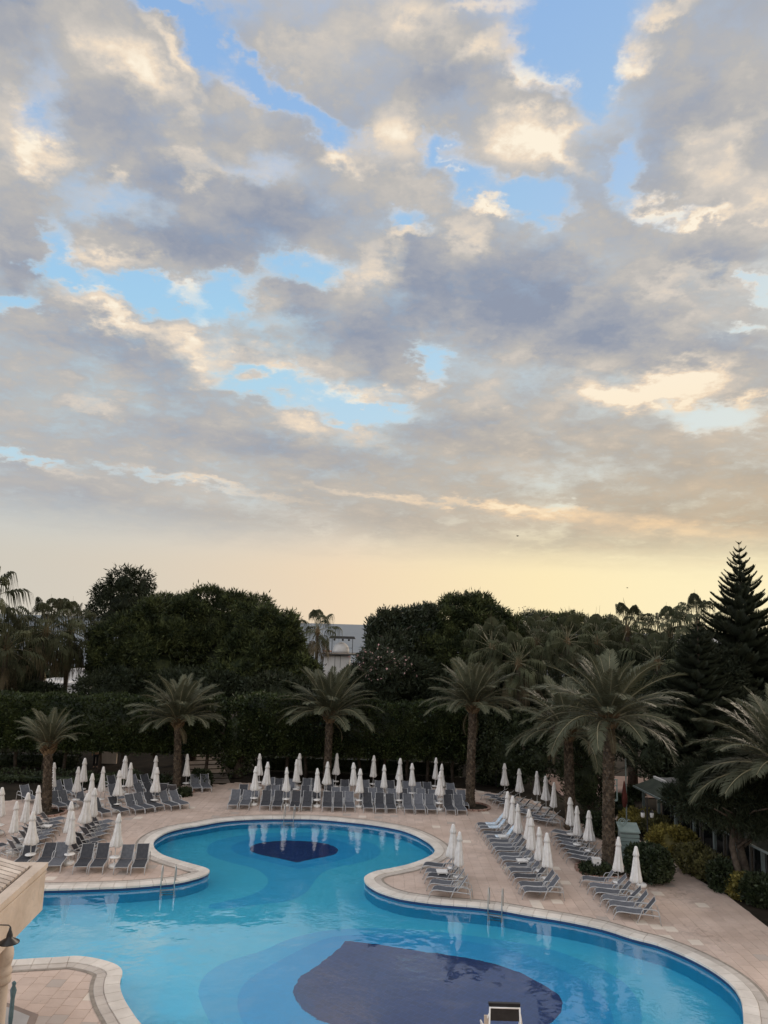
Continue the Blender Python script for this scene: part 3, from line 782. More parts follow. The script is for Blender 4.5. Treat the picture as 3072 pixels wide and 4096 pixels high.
DECK = [Vector(p) for p in [(-24, 6), (19, 6), (14.164, 27.71), (14.295, 28.928), (14.543, 30.78), (14.442, 32.345), (14.25, 33.701), (14.022, 35.249), (14.506, 36.844), (13.661, 36.913), (13.55, 38.105), (13.587, 39.977), (13.318, 41.43), (14.644, 45.498), (16.9, 52.834), (16.328, 52.754), (13.944, 45.414), (13.219, 43.44), (10.9, 43.5), (9.8, 49.0), (6.2, 51.6), (-9.6, 51.2), (-9.9, 50.6), (-11.8, 50.6), (-12.4, 49.6), (-16.983, 48.632), (-19.087, 45.759), (-20.935, 44.699), (-24, 44.6)]]
if signed_area(DECK) < 0: DECK.reverse()
o = finish('pool_deck', fill_poly(DECK, 0.0, [offset_loop(LOOP, 0.02)]), 'joint'); tag(o, 'sandstone coloured paved pool deck', kind='structure')
deck = o

def inside_np(P, X, Y):
    px = np.array([p[0] for p in P]); py = np.array([p[1] for p in P])
    qx, qy = np.roll(px, 1), np.roll(py, 1)
    c = np.zeros(X.shape, bool)
    for a, b_, d, e in zip(px, py, qx, qy):
        if b_ == e: continue
        c ^= ((b_ > Y) != (e > Y)) & (X < (d - a) * (Y - b_) / (e - b_) + a)
    return c

TW, TL, GAP = 0.44, 0.47, 0.010
def lay_tiles():
    cols = np.arange(-24, 19.5, TW)
    cs = []
    for i, x in enumerate(cols):
        off = (i % 2) * TL / 2 + (0.07 * ((i * 7) % 3))
        for y in np.arange(6 + off, 52, TL):
            cs.append((x, y))
    C = np.array(cs)
    ok = inside_np(DECK, C[:, 0], C[:, 1])
    near = offset_loop(LOOP[::4], 0.06)
    for sx in (-1, 1):
        for sy in (-1, 1):
            ok &= ~inside_np(near, C[:, 0] + sx * TW / 2, C[:, 1] + sy * TL / 2)
    C = C[ok]
    Minv = cam.matrix_world.inverted()
    f = 3000.0
    def view(p):
        q = Minv @ Vector((p[0], p[1], 0.0)); return (q.x / -q.z * f, q.y / -q.z * f) if q.z < -1 else (9e9, 9e9)
    size = []
    for x, y in C:
        u, w = view((x, y))
        seen = abs(u) < 1500 and abs(w) < 2030 and y > 21.9 and not (x < -8.3 and y < 34 and u < -1180)
        size.append(1 / (x * x + y * y + 110) if seen else 0)
    order = np.argsort(-np.array(size))
    def tile_mesh(j):
        m = MB(); w, l, h = TW - GAP, TL - GAP, 0.012; e = 0.004
        m.add([(-w/2, -l/2, 0), (w/2, -l/2, 0), (w/2, l/2, 0), (-w/2, l/2, 0), (-w/2+e, -l/2+e, h), (w/2-e, -l/2+e, h), (w/2-e, l/2-e, h), (-w/2+e, l/2-e, h)],
              [(4, 5, 6, 7), (0, 1, 5, 4), (1, 2, 6, 5), (2, 3, 7, 6), (3, 0, 4, 7)])
        me = m.mesh('tile'); me.materials.append(MT['tile']); return me
    tm = tile_mesh(0)
    light = pmat('pale_replacement_tile', (0.66, 0.56, 0.46), (0.72, 0.61, 0.51), 0.5, 0.6, 0.3)
    dk = pmat('worn_tile', (0.42, 0.345, 0.295), (0.48, 0.40, 0.345), 0.5, 0.65, 0.3)
    lm, dm = tm.copy(), tm.copy()
    lm.materials[0] = light; dm.materials[0] = dk
    rest = MB()
    for n, i in enumerate(order):
        x, y = C[i]; h = random.uniform(-0.0015, 0.0015); r = random.random()
        if n < 300:
            t = link(bpy.data.objects.new('tile', lm if r < (0.16 if 8.3 < x < 12 and 24.5 < y < 29.5 else 0.035) else dm if r < 0.050 else tm), deck)
            t.location = (x, y, h); t.rotation_euler = (random.uniform(-0.003, 0.003), random.uniform(-0.003, 0.003), 0)
        else:
            w, l, e = TW - GAP, TL - GAP, 0.012 + h
            rest.add([(x-w/2, y-l/2, 0), (x+w/2, y-l/2, 0), (x+w/2, y+l/2, 0), (x-w/2, y+l/2, 0), (x-w/2, y-l/2, e), (x+w/2, y-l/2, e), (x+w/2, y+l/2, e), (x-w/2, y+l/2, e)],
                     [(4, 5, 6, 7), (0, 1, 5, 4), (1, 2, 6, 5), (2, 3, 7, 6), (3, 0, 4, 7)], 1 if r < 0.022 else 2 if r < 0.045 else 0)
    o = rest.build('tile_field', ['tile', light, dk], deck); o['kind'] = 'stuff'
lay_tiles()

# coping stones, border stones and drain along the shore
cop = tag(empty('pool_coping'), 'pale stone coping that edges the pool', kind='structure')
def stone_ring(name, d0, d1, z1, mat, seg, gap=0.007):
    A, B = offset_loop(LOOP, d0), offset_loop(LOOP, d1)
    n = len(LOOP); i = 0
    while i < n:
        j = min(i + seg, n)
        if n - j < 2: j = n
        vs, fs = [], []
        m = j - i
        for k in range(m + 1):
            a, b = A[(i + k) % n].copy(), B[(i + k) % n].copy()
            if k in (0, m):
                t = (A[(i + k + 1) % n] - A[(i + k - 1) % n]).normalized() * (gap if k == 0 else -gap)
                a += t; b += t
            e = 0.012
            ab = (b - a).normalized() * e
            vs += [(a.x, a.y, -0.02), (a.x, a.y, z1 - e), (a.x + ab.x, a.y + ab.y, z1), (b.x - ab.x, b.y - ab.y, z1), (b.x, b.y, z1 - e), (b.x, b.y, 0)]
        for k in range(m):
            for q in range(5):
                fs.append((k * 6 + q, k * 6 + q + 1, (k + 1) * 6 + q + 1, (k + 1) * 6 + q))
        fs += [(5, 4, 3, 2, 1, 0), tuple(m * 6 + q for q in range(6))]
        MB().add(vs, [f[::-1] for f in fs]).build(name, mat, cop)
        i = j
P_LEN = len(LOOP)
stone_ring('coping_stone', -0.04, 0.40, 0.055, 'coping', max(4, -(-P_LEN // 280)))
stone_ring('border_stone', 0.41, 0.68, 0.034, 'border', max(4, -(-P_LEN // 280)))
mb = MB()
ring_sheet(mb, offset_loop(LOOP, 0.675), 0.024, offset_loop(LOOP, 0.79), 0.024, 0, P_LEN)
mb.build('drain_channel', 'drain', cop)

# paved corner with a brown border at the near left
L1 = [Vector(p) for p in [(-9.833, 22.253), (-8.758, 21.703), (-8.586, 21.048), (-9.539, 20.427), (-11.016, 22.733)]]
L2 = [Vector(p) for p in [(-9.687, 22), (-8.944, 21.597), (-8.832, 21.151), (-9.554, 20.611), (-10.698, 22.387)]]
for nm, L, z, m, lb in (('brown_border', L1, 0.022, 'brownslab', 'brown stone border of the near paved corner'), ('grey_paving', L2, 0.028, 'greyslab', 'smooth grey paving inside the brown border')):
    o = MB().prism([tuple(p) for p in (L if signed_area(L) > 0 else L[::-1])], 0.0, z).build(nm, m); tag(o, lb, kind='structure')

# garden steps leading back between the hedges
st = tag(empty('garden_steps', (-11.0, 50.7, 0)), 'broad paved steps climbing back between the hedges', kind='structure')
for i in range(8):
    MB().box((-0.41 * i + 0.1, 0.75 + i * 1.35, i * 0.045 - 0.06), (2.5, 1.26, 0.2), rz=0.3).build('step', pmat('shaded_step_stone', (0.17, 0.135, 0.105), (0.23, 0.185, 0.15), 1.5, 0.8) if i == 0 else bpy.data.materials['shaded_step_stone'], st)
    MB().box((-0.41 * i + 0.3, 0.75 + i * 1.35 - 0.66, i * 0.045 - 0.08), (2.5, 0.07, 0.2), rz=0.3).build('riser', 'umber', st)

# ---------------------------------------------------------------- palms
def frond_mesh(bend, seed, pairs=64, vee=0.35):
    """feather frond one metre long that leaves the origin along +Y and arches down by bend radians"""
    r = random.Random(seed)
    m = MB(); pts = []; p = Vector((0, 0, 0)); n = 16; side = r.uniform(-0.12, 0.12)
    for i in range(n + 1):
        t = i / n; a = -bend * t ** 1.5
        pts.append((p.copy(), Vector((math.sin(side * t * 2), math.cos(a), math.sin(a))).normalized()))
        p = p + pts[-1][1] / n
    m.tube([q for q, _ in pts], [0.011 * (1 - 0.85 * i / n) + 0.0012 for i in range(n + 1)], 4, mi=1, cap=False)
    for i in range(pairs):
        t = 0.13 + 0.86 * (i / (pairs - 1)) ** 0.95
        k = min(n - 1, int(t * n)); fr = t * n - k
        q = pts[k][0].lerp(pts[k + 1][0], fr); d = pts[k][1]
        upv = Vector((1, 0, 0)).cross(d).normalized()
        ln = 0.185 * (math.sin(math.pi * min(1, 0.16 + 0.80 * t) ** 0.9) ** 0.7) + 0.02
        for s in (-1, 1):
            fw = 0.55 + 0.5 * t + r.uniform(-0.12, 0.12)
            dv = (Vector((s, 0, 0)) + d * fw + upv * (vee + r.uniform(-0.25, 0.2)) - Vector((0, 0, 0.10 + 0.25 * r.random()))).normalized()
            wv = dv.cross(upv).normalized() * 0.0085
            L = ln * r.uniform(0.85, 1.15)
            mid = q + dv * L * 0.5; tip = q + dv * L - Vector((0, 0, 0.10 * L + 0.12 * L * r.random()))
            m.add([q, mid + wv, tip, mid - wv], [(0, 1, 2, 3)])
    me = m.mesh('frond'); me.materials.append(MT['frond']); me.materials.append(MT['rachis'])
    return me
FRONDS = {}
for cls, bend, sd0 in (('erect', 0.50, 3), ('mid', 0.85, 29), ('wide', 1.15, 51), ('low', 1.2, 83)):
    FRONDS[cls] = [frond_mesh(bend + 0.15 * j, sd0 + j * 13, vee=0.5 if cls == 'erect' else 0.3) for j in range(3)]

DEAD = []
for j in range(2):
    me_ = FRONDS['low'][j].copy(); me_.name = 'dead_frond'; me_.materials[0] = MT['dryfan']; DEAD.append(me_)

def palm_trunk(m_trunk, m_boot, h, r0, r1, lean, rings_per_m=7.5, scale_out=0.05):
    """tapered trunk with rows of old leaf bases"""
    n = 12
    ax = lambda t: Vector((lean[0] * t ** 1.4, lean[1] * t ** 1.4, h * t))
    R_ = lambda t: r0 + (r1 - r0) * t + 0.30 * r0 * max(0, 1 - t * 9) ** 2 + (0.05 * max(0, (t - 0.88) / 0.12))
    m_trunk.tube([ax(i / 14) for i in range(15)], [R_(i / 14) for i in range(15)], n)
    rows = int(h * rings_per_m)
    for i in range(rows):
        t = (i + 0.5) / rows; c = ax(t); rr = R_(t)
        k = 9
        for j in range(k):
            a = 2 * math.pi * (j + 0.5 * (i % 2) + random.uniform(-.08, .08)) / k
            w = math.pi * rr / k * 0.92; hh = 0.55 / rings_per_m * random.uniform(0.8, 1.2)
            ca, sa = math.cos(a), math.sin(a)
            out_ = rr + scale_out * random.uniform(0.5, 1.2)
            T = Vector((-sa, ca, 0)); O = Vector((ca, sa, 0))
            b0 = c + O * rr * 0.96 - Vector((0, 0, hh)); 
            tp = c + O * out_ + Vector((0, 0, hh))
            m_boot.add([b0 - T * w, b0 + T * w, tp + T * w * 0.62, tp - T * w * 0.62, c + O * rr * 0.9 + Vector((0, 0, hh * 1.1)) + T * w * .6, c + O * rr * 0.9 + Vector((0, 0, hh * 1.1)) - T * w * .6],
                       [(0, 1, 2, 3), (3, 2, 4, 5), (1, 4, 2), (0, 3, 5)])

def date_palm(label, base, h, lean, length, n=44, low=12, r=0.24, fruit=False, droop=0.0, seed=1, boots=True):
    random.seed(seed)
    t = tag(empty('date_palm', (base[0], base[1], 0)), label, 'palm tree', 'date palms around the pool deck')
    mt, mbt = MB(), MB()
    palm_trunk(mt, mbt, h, r, r * 0.82, lean)
    tr = mt.build('trunk', 'bark', t, smooth=True)
    o = mbt.build('leaf_base', 'boot', tr); o['kind'] = 'stuff'
    cr = MB(); top = Vector((lean[0], lean[1], h))
    for i in range(90):
        a = i * 2.39996; z = -0.35 + 0.85 * (i / 90); q = r * (1.40 + 0.25 * math.sin(math.pi * i / 90)) * (1 - 0.55 * max(0, (i / 90 - 0.6)))
        O = Vector((math.cos(a), math.sin(a), 0)); T = Vector((-O.y, O.x, 0))
        b = Vector((0, 0, z)) + O * q * 0.7
        tp = b + O * 0.22 + Vector((0, 0, 0.26))
        cr.add([b - T * 0.09, b + T * 0.09, tp + T * 0.045, tp - T * 0.045, b + Vector((0, 0, .2)) - T * .05, b + Vector((0, 0, .2)) + T * .05], [(0, 1, 2, 3), (3, 2, 5, 4), (0, 3, 4), (1, 5, 2)])
    cr.lathe([(r * 0.8, -0.5), (r * 1.2, -0.1), (r * 1.1, 0.25), (r * 0.4, 0.6)], 10)
    crown = cr.build('crown', 'crownshaft', t)
    crown.location = top
    for i in range(n):
        u = i / (n - 1)
        el = rad(84 - (84 - low) * u ** 0.85 + random.uniform(-6, 6))
        cls = 'erect' if u < 0.35 else ('mid' if u < 0.7 else 'wide')
        if droop and u > 0.8: cls = 'low'
        f = link(bpy.data.objects.new('frond', random.choice(FRONDS[cls])), crown)
        s = length * random.uniform(0.88, 1.08) * (0.82 + 0.18 * min(1, u * 3))
        a = i * 2.39996 + random.uniform(-0.25, 0.25)
        f.location = (Vector((math.cos(a + math.pi / 2), math.sin(a + math.pi / 2), 0)) * r * 0.75 * (0.4 + 0.6 * u)) + Vector((0, 0, 0.30 - 0.35 * u))
        f.rotation_euler = (Matrix.Rotation(a, 3, 'Z') @ Matrix.Rotation(el, 3, 'X') @ Matrix.Rotation(random.uniform(-0.3, 0.3), 3, 'Y')).to_euler()
        f.scale = (s, s, s)
    for i in range(0 if n < 30 else 2):
        f = link(bpy.data.objects.new('dead_frond', DEAD[i % 2]), crown)
        a = i * 1.31 + seed; s = length * random.uniform(0.35, 0.55)
        f.location = (math.cos(a + math.pi / 2) * r, math.sin(a + math.pi / 2) * r, -0.25)
        f.rotation_euler = (Matrix.Rotation(a, 3, 'Z') @ Matrix.Rotation(rad(random.uniform(-55, -25)), 3, 'X')).to_euler()
        f.scale = (s, s, s)
    if fruit:
        fm = MB()
        for i in range(420):
            a = random.uniform(0, 6.28); z = random.uniform(-1.0, 0.1); q = 0.42 * math.sqrt(random.random()) * (1 - 0.35 * abs(z + 0.4))
            c = Vector((math.cos(a) * q, math.sin(a) * q, z)); s = 0.035
            fm.add([c + Vector(p) * s for p in ((1, 0, 0), (-1, 0, 0), (0, 1, 0), (0, -1, 0), (0, 0, 1.3), (0, 0, -1.3))], [(0, 2, 4), (2, 1, 4), (1, 3, 4), (3, 0, 4), (2, 0, 5), (1, 2, 5), (3, 1, 5), (0, 3, 5)])
        fo = fm.build('fruit', 'orange', t); fo.location = top + Vector((-0.5, -0.6, -0.25)); fo['kind'] = 'stuff'
    return t

# base, crown height and lean of each palm around the deck
PALMS = [
    ('small date palm with a leaning trunk among the left-hand loungers', (-17.64, 42.28), 3.35, (-0.25, 0.1), 2.2, 26, 42, 0.24, False, 0, 3),
    ('date palm in front of the left hedge beside the garden steps', (-12.28, 48.35), 4.1, (-0.2, 0.0), 3.2, 46, 22, 0.22, False, 0, 4),
    ('date palm standing behind the middle block of loungers', (-3.15, 50.4), 4.45, (0.0, 0.0), 3.65, 48, 18, 0.24, False, 0, 5),
    ('date palm at the right end of the middle loungers with a ring of stones', (5.62, 46.5), 5.75, (0.1, 0.0), 3.15, 50, 20, 0.25, False, 0, 6),
    ('broad date palm with drooping fronds beside the back right loungers', (10.5, 42.2), 4.9, (-0.1, 0.0), 3.45, 42, 6, 0.26, False, 1, 7),
    ('tallest date palm rising beside the right-hand loungers', (10.45, 35.24), 6.5, (0.1, 0.0), 3.6, 44, 8, 0.26, False, 0, 8),
    ('date palm with orange fruit at the right edge above the pavilion', (16.4, 31.2), 5.2, (0.0, 0.0), 3.7, 54, 4, 0.26, True, 0, 9),
]
for (lb, b, h, ln, L, n, low, r, fr, dr, sd_) in PALMS:
    date_palm(lb, b, h, ln, L, n, low, r, fr, dr, sd_)

def fan_leaf_mesh(el, seed, mat='fan'):
    """fan leaf: stalk and a pleated blade whose tips hang straight down once the leaf is raised to elevation el"""
    r = random.Random(seed); m = MB()
    down = Vector((0, -math.sin(el), -math.cos(el)))
    m.tube([(0, 0, 0), (0, 0.6, 0.02), (0, 1.22, 0.0)], [0.03, 0.022, 0.016], 4, mi=1, cap=False)
    n = 24
    for i in range(n):
        t = -1 + 2 * i / (n - 1)
        a = t * rad(82) + r.uniform(-.04, .04); q = 1 - abs(t)
        hub = Vector((0, 1.18 + 0.52 * q, 0)) + down * (0.30 * q * q)
        d = Vector((math.sin(a), math.cos(a), 0.10)); w = Vector((math.cos(a), -math.sin(a), 0))
        L = 0.62 * r.uniform(0.9, 1.1)
        z = (0.03 if i % 2 else -0.03)
        p1 = hub + d * L * 0.55 + down * 0.14 * L + Vector((0, 0, z))
        p2 = hub + d * L * 0.82 + down * 0.48 * L
        p3 = hub + d * L * 0.92 + down * (1.1 + 0.9 * r.random()) * L
        m.add([hub - w * 0.02, p1 + w * 0.052, p1 - w * 0.052], [(0, 1, 2)])
        m.add([p1 + w * 0.052, p2 + w * 0.026, p2 - w * 0.026, p1 - w * 0.052], [(0, 1, 2, 3)])
        m.add([p2 + w * 0.024, p3 + w * 0.006, p3 - w * 0.006, p2 - w * 0.024], [(0, 1, 2, 3)])
    me = m.mesh('fan_leaf'); me.materials.append(MT[mat]); me.materials.append(MT['rachis' if mat == 'fan' else 'dryfan'])
    return me
FAN = {e: [fan_leaf_mesh(rad(e), 100 + e + j) for j in range(2)] for e in (75, 45, 15, -15)}
DRY = [fan_leaf_mesh(rad(-55), 60 + j, 'dryfan') for j in range(2)]

def fan_palm(label, top, size=1.0, n=28, seed=1, dry=6, spike=True, group='fan palms beyond the hedges', trunk_r=0.17):
    random.seed(seed)
    x, y, z = top
    t = tag(empty('fan_palm', (x, y, 0)), label, 'palm tree', group)
    MB().tube([(0, 0, z * i / 8) for i in range(9)], [trunk_r * (1.35 if i == 0 else 1.0) for i in range(9)], 9).build('trunk', 'bark', t, smooth=True)
    cr = MB().lathe([(0.16, -0.6), (0.3, -0.2), (0.22, 0.15), (0.05, 0.4)], 9).build('crown', 'crownshaft', t)
    cr.location = (0, 0, z)
    for i in range(n + dry):
        if i < n:
            e = 82 - 118 * (i / n) ** 0.9 + random.uniform(-7, 7)
            key = min(FAN, key=lambda k: abs(k - e)); me = random.choice(FAN[key]); s = size * random.uniform(0.9, 1.15)
        else:
            e = random.uniform(-70, -45); me = random.choice(DRY); s = size * random.uniform(0.8, 1.0)
        f = link(bpy.data.objects.new('fan_leaf' if i < n else 'dead_leaf', me), cr)
        a = i * 2.39996 + random.uniform(-0.3, 0.3)
        f.rotation_euler = (Matrix.Rotation(a, 3, 'Z') @ Matrix.Rotation(rad(e), 3, 'X')).to_euler()
        f.scale = (s, s, s)
    if spike:
        for k in range(2):
            MB().tube([(0, 0, 0), (random.uniform(-.2, .2), 0.1, 1.6), (random.uniform(-.4, .4), 0.2, random.uniform(2.2, 3.0))], [0.02, 0.015, 0.006], 4).build('flower_stalk', 'dryfan', cr)
    return t
FANS = [
    ('fan palm with a full crown, left of the tall pair beyond the left hedge', (-26.338, 60, 9.292), 1.15, 30, 21),
    ('rightmost fan palm of the clump beyond the left hedge, bare lower trunk', (-25.258, 62, 9.311), 1.15, 30, 22),
    ('lower fan palm cut by the left edge of the picture', (-27.364, 56, 7.948), 1.05, 26, 23),
    ('tall fan palm at the left edge whose crown just enters the picture', (-29.041, 55, 11.308), 1.2, 26, 24),
    ('dark fan palm half hidden between its taller neighbours beyond the left hedge', (-29.404, 64, 7.525), 1.0, 26, 25),
    ('small fan palm beside the gap through which the sea shows', (-6.781, 82, 9.724), 1.15, 20, 26),
    ('fan palm showing over the date palm right of the middle loungers', (8.215, 56, 9.143), 1.05, 26, 27),
    ('fan palm low between the two right-hand date palms and the pines', (9.83, 54, 8.216), 1.1, 28, 28),
    ('fan palm behind the fan-shaped crown, nearer the pine tops', (12.379, 60, 9.621), 1.1, 26, 29),
    ('fan palm with pale sunlit leaves left of the tallest date palm', (14.264, 58, 9.719), 1.1, 28, 30),
    ('fan palm directly behind the crown of the tallest date palm', (17.133, 60, 9.763), 1.1, 26, 31),
    ('tall fan palm with long flower stalks against the yellow sky', (20.179, 62, 10.745), 1.15, 28, 32),
    ('fan palm right of the one with long stalks, against the yellow sky', (22.818, 60, 10.402), 1.1, 28, 33),
    ('fan palm touching the dark conifer on the right', (23.899, 57, 11.299), 1.1, 26, 34),
    ('fan palm low in front of the dark conifer on the right', (19.666, 54, 8.509), 1.1, 28, 35),
]
for lb, tp, s, n, sd_ in FANS:
    fan_palm(lb, tp, s * (1.3 if sd_ < 26 else 1.12), n - 5, sd_)

# ---------------------------------------------------------------- trees with leafy crowns
def tree(name, label, lobes, mat, clumps=5000, per=6, leaf=0.40, width=0.045, clump_r=0.16, trunks=None, bias=1.4, up=0.35, group=None, cat='tree', flowers=0, lumps=26, ragged=0.18, hullk=0.60):
    c = np.mean(np.array(lobes), axis=0)
    base = trunks[0][:2] if trunks else (c[0], c[1])
    t = tag(empty(name, (base[0], base[1], 0)), label, cat, group)
    sh = [(l[0] - base[0], l[1] - base[1], *l[2:]) for l in lobes]
    Q, hull = lobe_crown(sh, clumps, per, leaf, width, clump_r, bias, up, lumps=lumps, ragged=ragged, hullk=hullk)
    crown = np_quads('crown', Q, mat, t, hull)
    for tx, ty, r, zt in (trunks or [(c[0], c[1], 0.3, c[2])]):
        m = MB()
        m.tube([(tx - base[0], ty - base[1], 0), (tx - base[0] + 0.05, ty - base[1], zt * 0.3), (tx - base[0] + random.uniform(-.2, .2), ty - base[1], zt * 0.65), (tx - base[0] + random.uniform(-.3, .3), ty - base[1], zt)], [r * 1.25, r, r * 0.85, r * 0.5], 9)
        for k in range(5):
            a = k * 1.3; z = zt * (0.62 + 0.08 * k)
            m.tube([(tx - base[0], ty - base[1], z), (tx - base[0] + math.cos(a) * 0.9, ty - base[1] + math.sin(a) * 0.9, z + 0.7), (tx - base[0] + math.cos(a) * 2.0, ty - base[1] + math.sin(a) * 2.0, z + 1.1)], [r * 0.4, r * 0.28, r * 0.12], 6)
        m.build('trunk', 'trunk', t, smooth=True)
    if flowers:
        k = RNG.choice(len(Q), flowers); P = Q[k][:, 2]
        np_quads('blossom', leaves(P, unit(RNG.normal(size=P.shape)), 0.2, 0.07), 'flower', t)['kind'] = 'stuff'
    return t

G_PINE = 'rounded pines beyond the hedges'
tree('stone_pine', 'broad round pine at the left of the pine mass behind the left hedge', [(-19.989, 62, 7.612, 3.123, 2.655, 2.499), (-20.96, 61, 6.315, 1.78, 1.513, 1.935), (-17.688, 63, 9.303, 3.135, 2.665, 2.743), (-18.012, 61, 6.33, 3.435, 2.919, 2.366)], 'pine', 15000, group=G_PINE)
tree('stone_pine', 'round pine in the middle of the pine mass behind the left hedge', [(-14.72, 65, 9.762, 3.591, 3.053, 2.714), (-11.952, 65, 9.845, 3.166, 2.691, 2.612), (-13.529, 64, 6.854, 3.923, 3.334, 2.981)], 'pine', 14000, group=G_PINE)
tree('stone_pine', 'round pine at the right end of the left pine mass, beside the sea view', [(-8.926, 61, 8.781, 2.437, 2.072, 2.585), (-6.919, 60, 6.542, 1.595, 1.355, 1.667), (-8.199, 60, 6.042, 2.908, 2.472, 1.963), (-10.115, 60, 6.624, 2.92, 2.482, 2.409)], 'pine', 15000, group=G_PINE)
tree('dark_conifer', 'dark ragged conifer standing tall behind the left pines', [(-26.667, 78, 13.892, 1.482, 1.26, 1.383), (-24.706, 78, 13.331, 0.882, 0.75, 1.667), (-28.296, 78, 12.746, 1.193, 1.014, 0.994), (-26.31, 78, 11.856, 2.662, 2.263, 1.676), (-26.963, 78, 9.947, 2.866, 2.436, 2.273), (-24.846, 78, 10.246, 1.961, 1.666, 2.255)], 'darkpine', 6000, 5, 0.5, 0.06, 0.2, ragged=0.34, hullk=0.6, up=0.1)
tree('bay_tree', 'upright leafy tree at the left of the right-hand tree mass, by the sea view', [(1.6, 58, 8.819, 1.39, 1.182, 1.182), (2.824, 59, 9.746, 1.132, 0.962, 0.99), (0.561, 57, 7.865, 1.435, 1.22, 1.298), (-0.552, 58, 9.938, 0.382, 0.325, 0.833), (0.211, 58, 10.451, 0.417, 0.354, 0.903), (1.054, 58, 10.686, 0.382, 0.325, 0.764), (1.843, 58.5, 10.923, 0.421, 0.357, 0.701), (2.863, 59, 11.171, 0.495, 0.421, 0.637), (3.752, 60, 11.353, 0.504, 0.428, 0.648), (-0.213, 58, 9.286, 0.625, 0.531, 1.042)], 'broad', 9000, 5, 0.34, 0.055, 0.16, up=1.1, ragged=0.34, hullk=0.6)
tree('stone_pine', 'large domed pine forming the top of the right-hand tree mass', [(7.032, 62, 10.914, 2.316, 1.969, 2.017), (4.702, 61, 9.847, 2.198, 1.868, 1.905), (9.165, 61, 9.76, 2.142, 1.821, 1.847), (4.195, 60, 7.584, 3.245, 2.758, 2.38), (8.015, 60, 7.519, 3.266, 2.776, 2.395)], 'pine', 16000, group=G_PINE)
tree('stone_pine', 'low pine with a flat skyline behind the fan palms, nearest the domed pine', [(14.196, 76, 10.485, 1.666, 1.416, 1.204), (16.378, 76, 10.918, 2.048, 1.741, 1.117), (15.017, 75, 8.713, 3.207, 2.726, 2.016)], 'pine', 6000, group=G_PINE)
tree('stone_pine', 'low pine with a flat skyline behind the tallest date palm', [(19.276, 77, 11.004, 1.901, 1.616, 1.046), (22.001, 77, 10.62, 2.11, 1.793, 1.055), (20.534, 76, 8.62, 3.772, 3.206, 2.075), (24.245, 76, 9.323, 2.388, 2.03, 1.433)], 'pine', 6500, group=G_PINE)
tree('thin_tree', 'thin leafy sapling poking above the fan palms against the sky', [(12.81, 66, 11.499, 0.564, 0.479, 0.644), (13.82, 66, 11.13, 0.727, 0.618, 0.565)], 'broad', 420, 4, 0.22, 0.035, 0.2, ragged=0.5, hullk=0.15, lumps=5)
tree('oleander', 'oleander in pale pink flower below the sea view', [(-0.158, 55, 7.937, 1.121, 0.953, 0.725), (0.629, 55, 7.241, 1.452, 1.234, 0.858), (-0.984, 56, 7.134, 0.806, 0.685, 0.672)], 'broad', 2200, 6, 0.3, 0.045, 0.16, cat='shrub', flowers=320, ragged=0.25)
tree('dark_shrub_tree', 'dark leafy tree behind the back right loungers', [(8.795, 52.5, 2.115, 1.742, 1.481, 1.871), (10.57, 52, 1.801, 1.61, 1.368, 1.545), (7.912, 54, 2.775, 1.452, 1.234, 1.848), (9.845, 54, 3.457, 1.988, 1.69, 1.458)], 'shrub', 8000, 5, 0.22, 0.06, 0.14)
tree('cypress_shrub', 'soft columnar shrub behind the broad date palm on the right', [(11.869, 44.5, 1.995, 1.178, 1.001, 1.963), (12.632, 45, 3.203, 0.963, 0.819, 1.416)], 'shrub', 3200, 6, 0.26, 0.03, 0.08, up=1.2)
tree('shade_tree', 'dark tree filling the gap behind the tallest date palm', [(17.515, 50, 4.806, 2.68, 2.278, 2.871), (17.802, 56, 6.037, 2.823, 2.399, 2.47), (21.031, 56, 6.792, 2.153, 1.83, 2.512), (14.763, 58, 5.768, 3.954, 3.361, 2.157), (16.695, 47, 2.981, 1.208, 1.027, 1.208)], 'darkpine', 10000, 5, 0.34, 0.05, 0.16)
tree('shade_tree', 'dark tree below the domed pine behind the middle hedge', [(5.673, 58, 5.5, 4.202, 3.572, 1.541), (9.698, 57, 5.373, 2.433, 2.068, 2.085), (8.05, 55, 3.588, 2.012, 1.71, 1.677)], 'darkpine', 8000, 5, 0.34, 0.05, 0.16)
tree('shade_tree', 'dark tree below the left pines behind the left hedge', [(-19.781, 58, 4.747, 2.948, 2.506, 1.474), (-13.514, 58, 4.933, 3.939, 3.348, 1.647), (-7.784, 57, 4.857, 2.769, 2.353, 1.523)], 'darkpine', 8000, 5, 0.34, 0.05, 0.16)
tree('shade_tree', 'dense dark tree filling the space between the two layered conifers', [(20.864, 50, 8.14, 0.974, 0.828, 1.948), (22.644, 50.5, 7.564, 1.327, 1.128, 1.659), (20.847, 50, 5.78, 1.823, 1.55, 2.279), (23.234, 50, 5.266, 1.658, 1.409, 1.99), (20.649, 49, 3.602, 2.055, 1.746, 1.926), (23.276, 49, 3.396, 1.965, 1.671, 1.834)], 'norfolk', 15000, 5, 0.42, 0.045, 0.15, up=0.3, ragged=0.16, hullk=0.75)
tree('dark_pine', 'dark spreading pine with two trunks in front of the pavilion', [(15.083, 33.6, 3.907, 1.617, 1.375, 0.735), (13.704, 34, 3.32, 0.93, 0.79, 0.538), (15.875, 33, 3.851, 1.219, 1.036, 0.926), (15.398, 32.8, 2.909, 1.164, 0.989, 0.533), (14.179, 33.6, 2.967, 0.975, 0.829, 0.39), (15.876, 34, 4.821, 1.491, 1.267, 0.994), (14.592, 35, 4.078, 1.007, 0.856, 0.604)], 'darkpine', 16000, 6, 0.30, 0.022, 0.10, trunks=[(*(14.934, 32.559), 0.15, 3.0), (*(15.375, 32.83), 0.17, 3.0)], ragged=0.22, hullk=0.72)

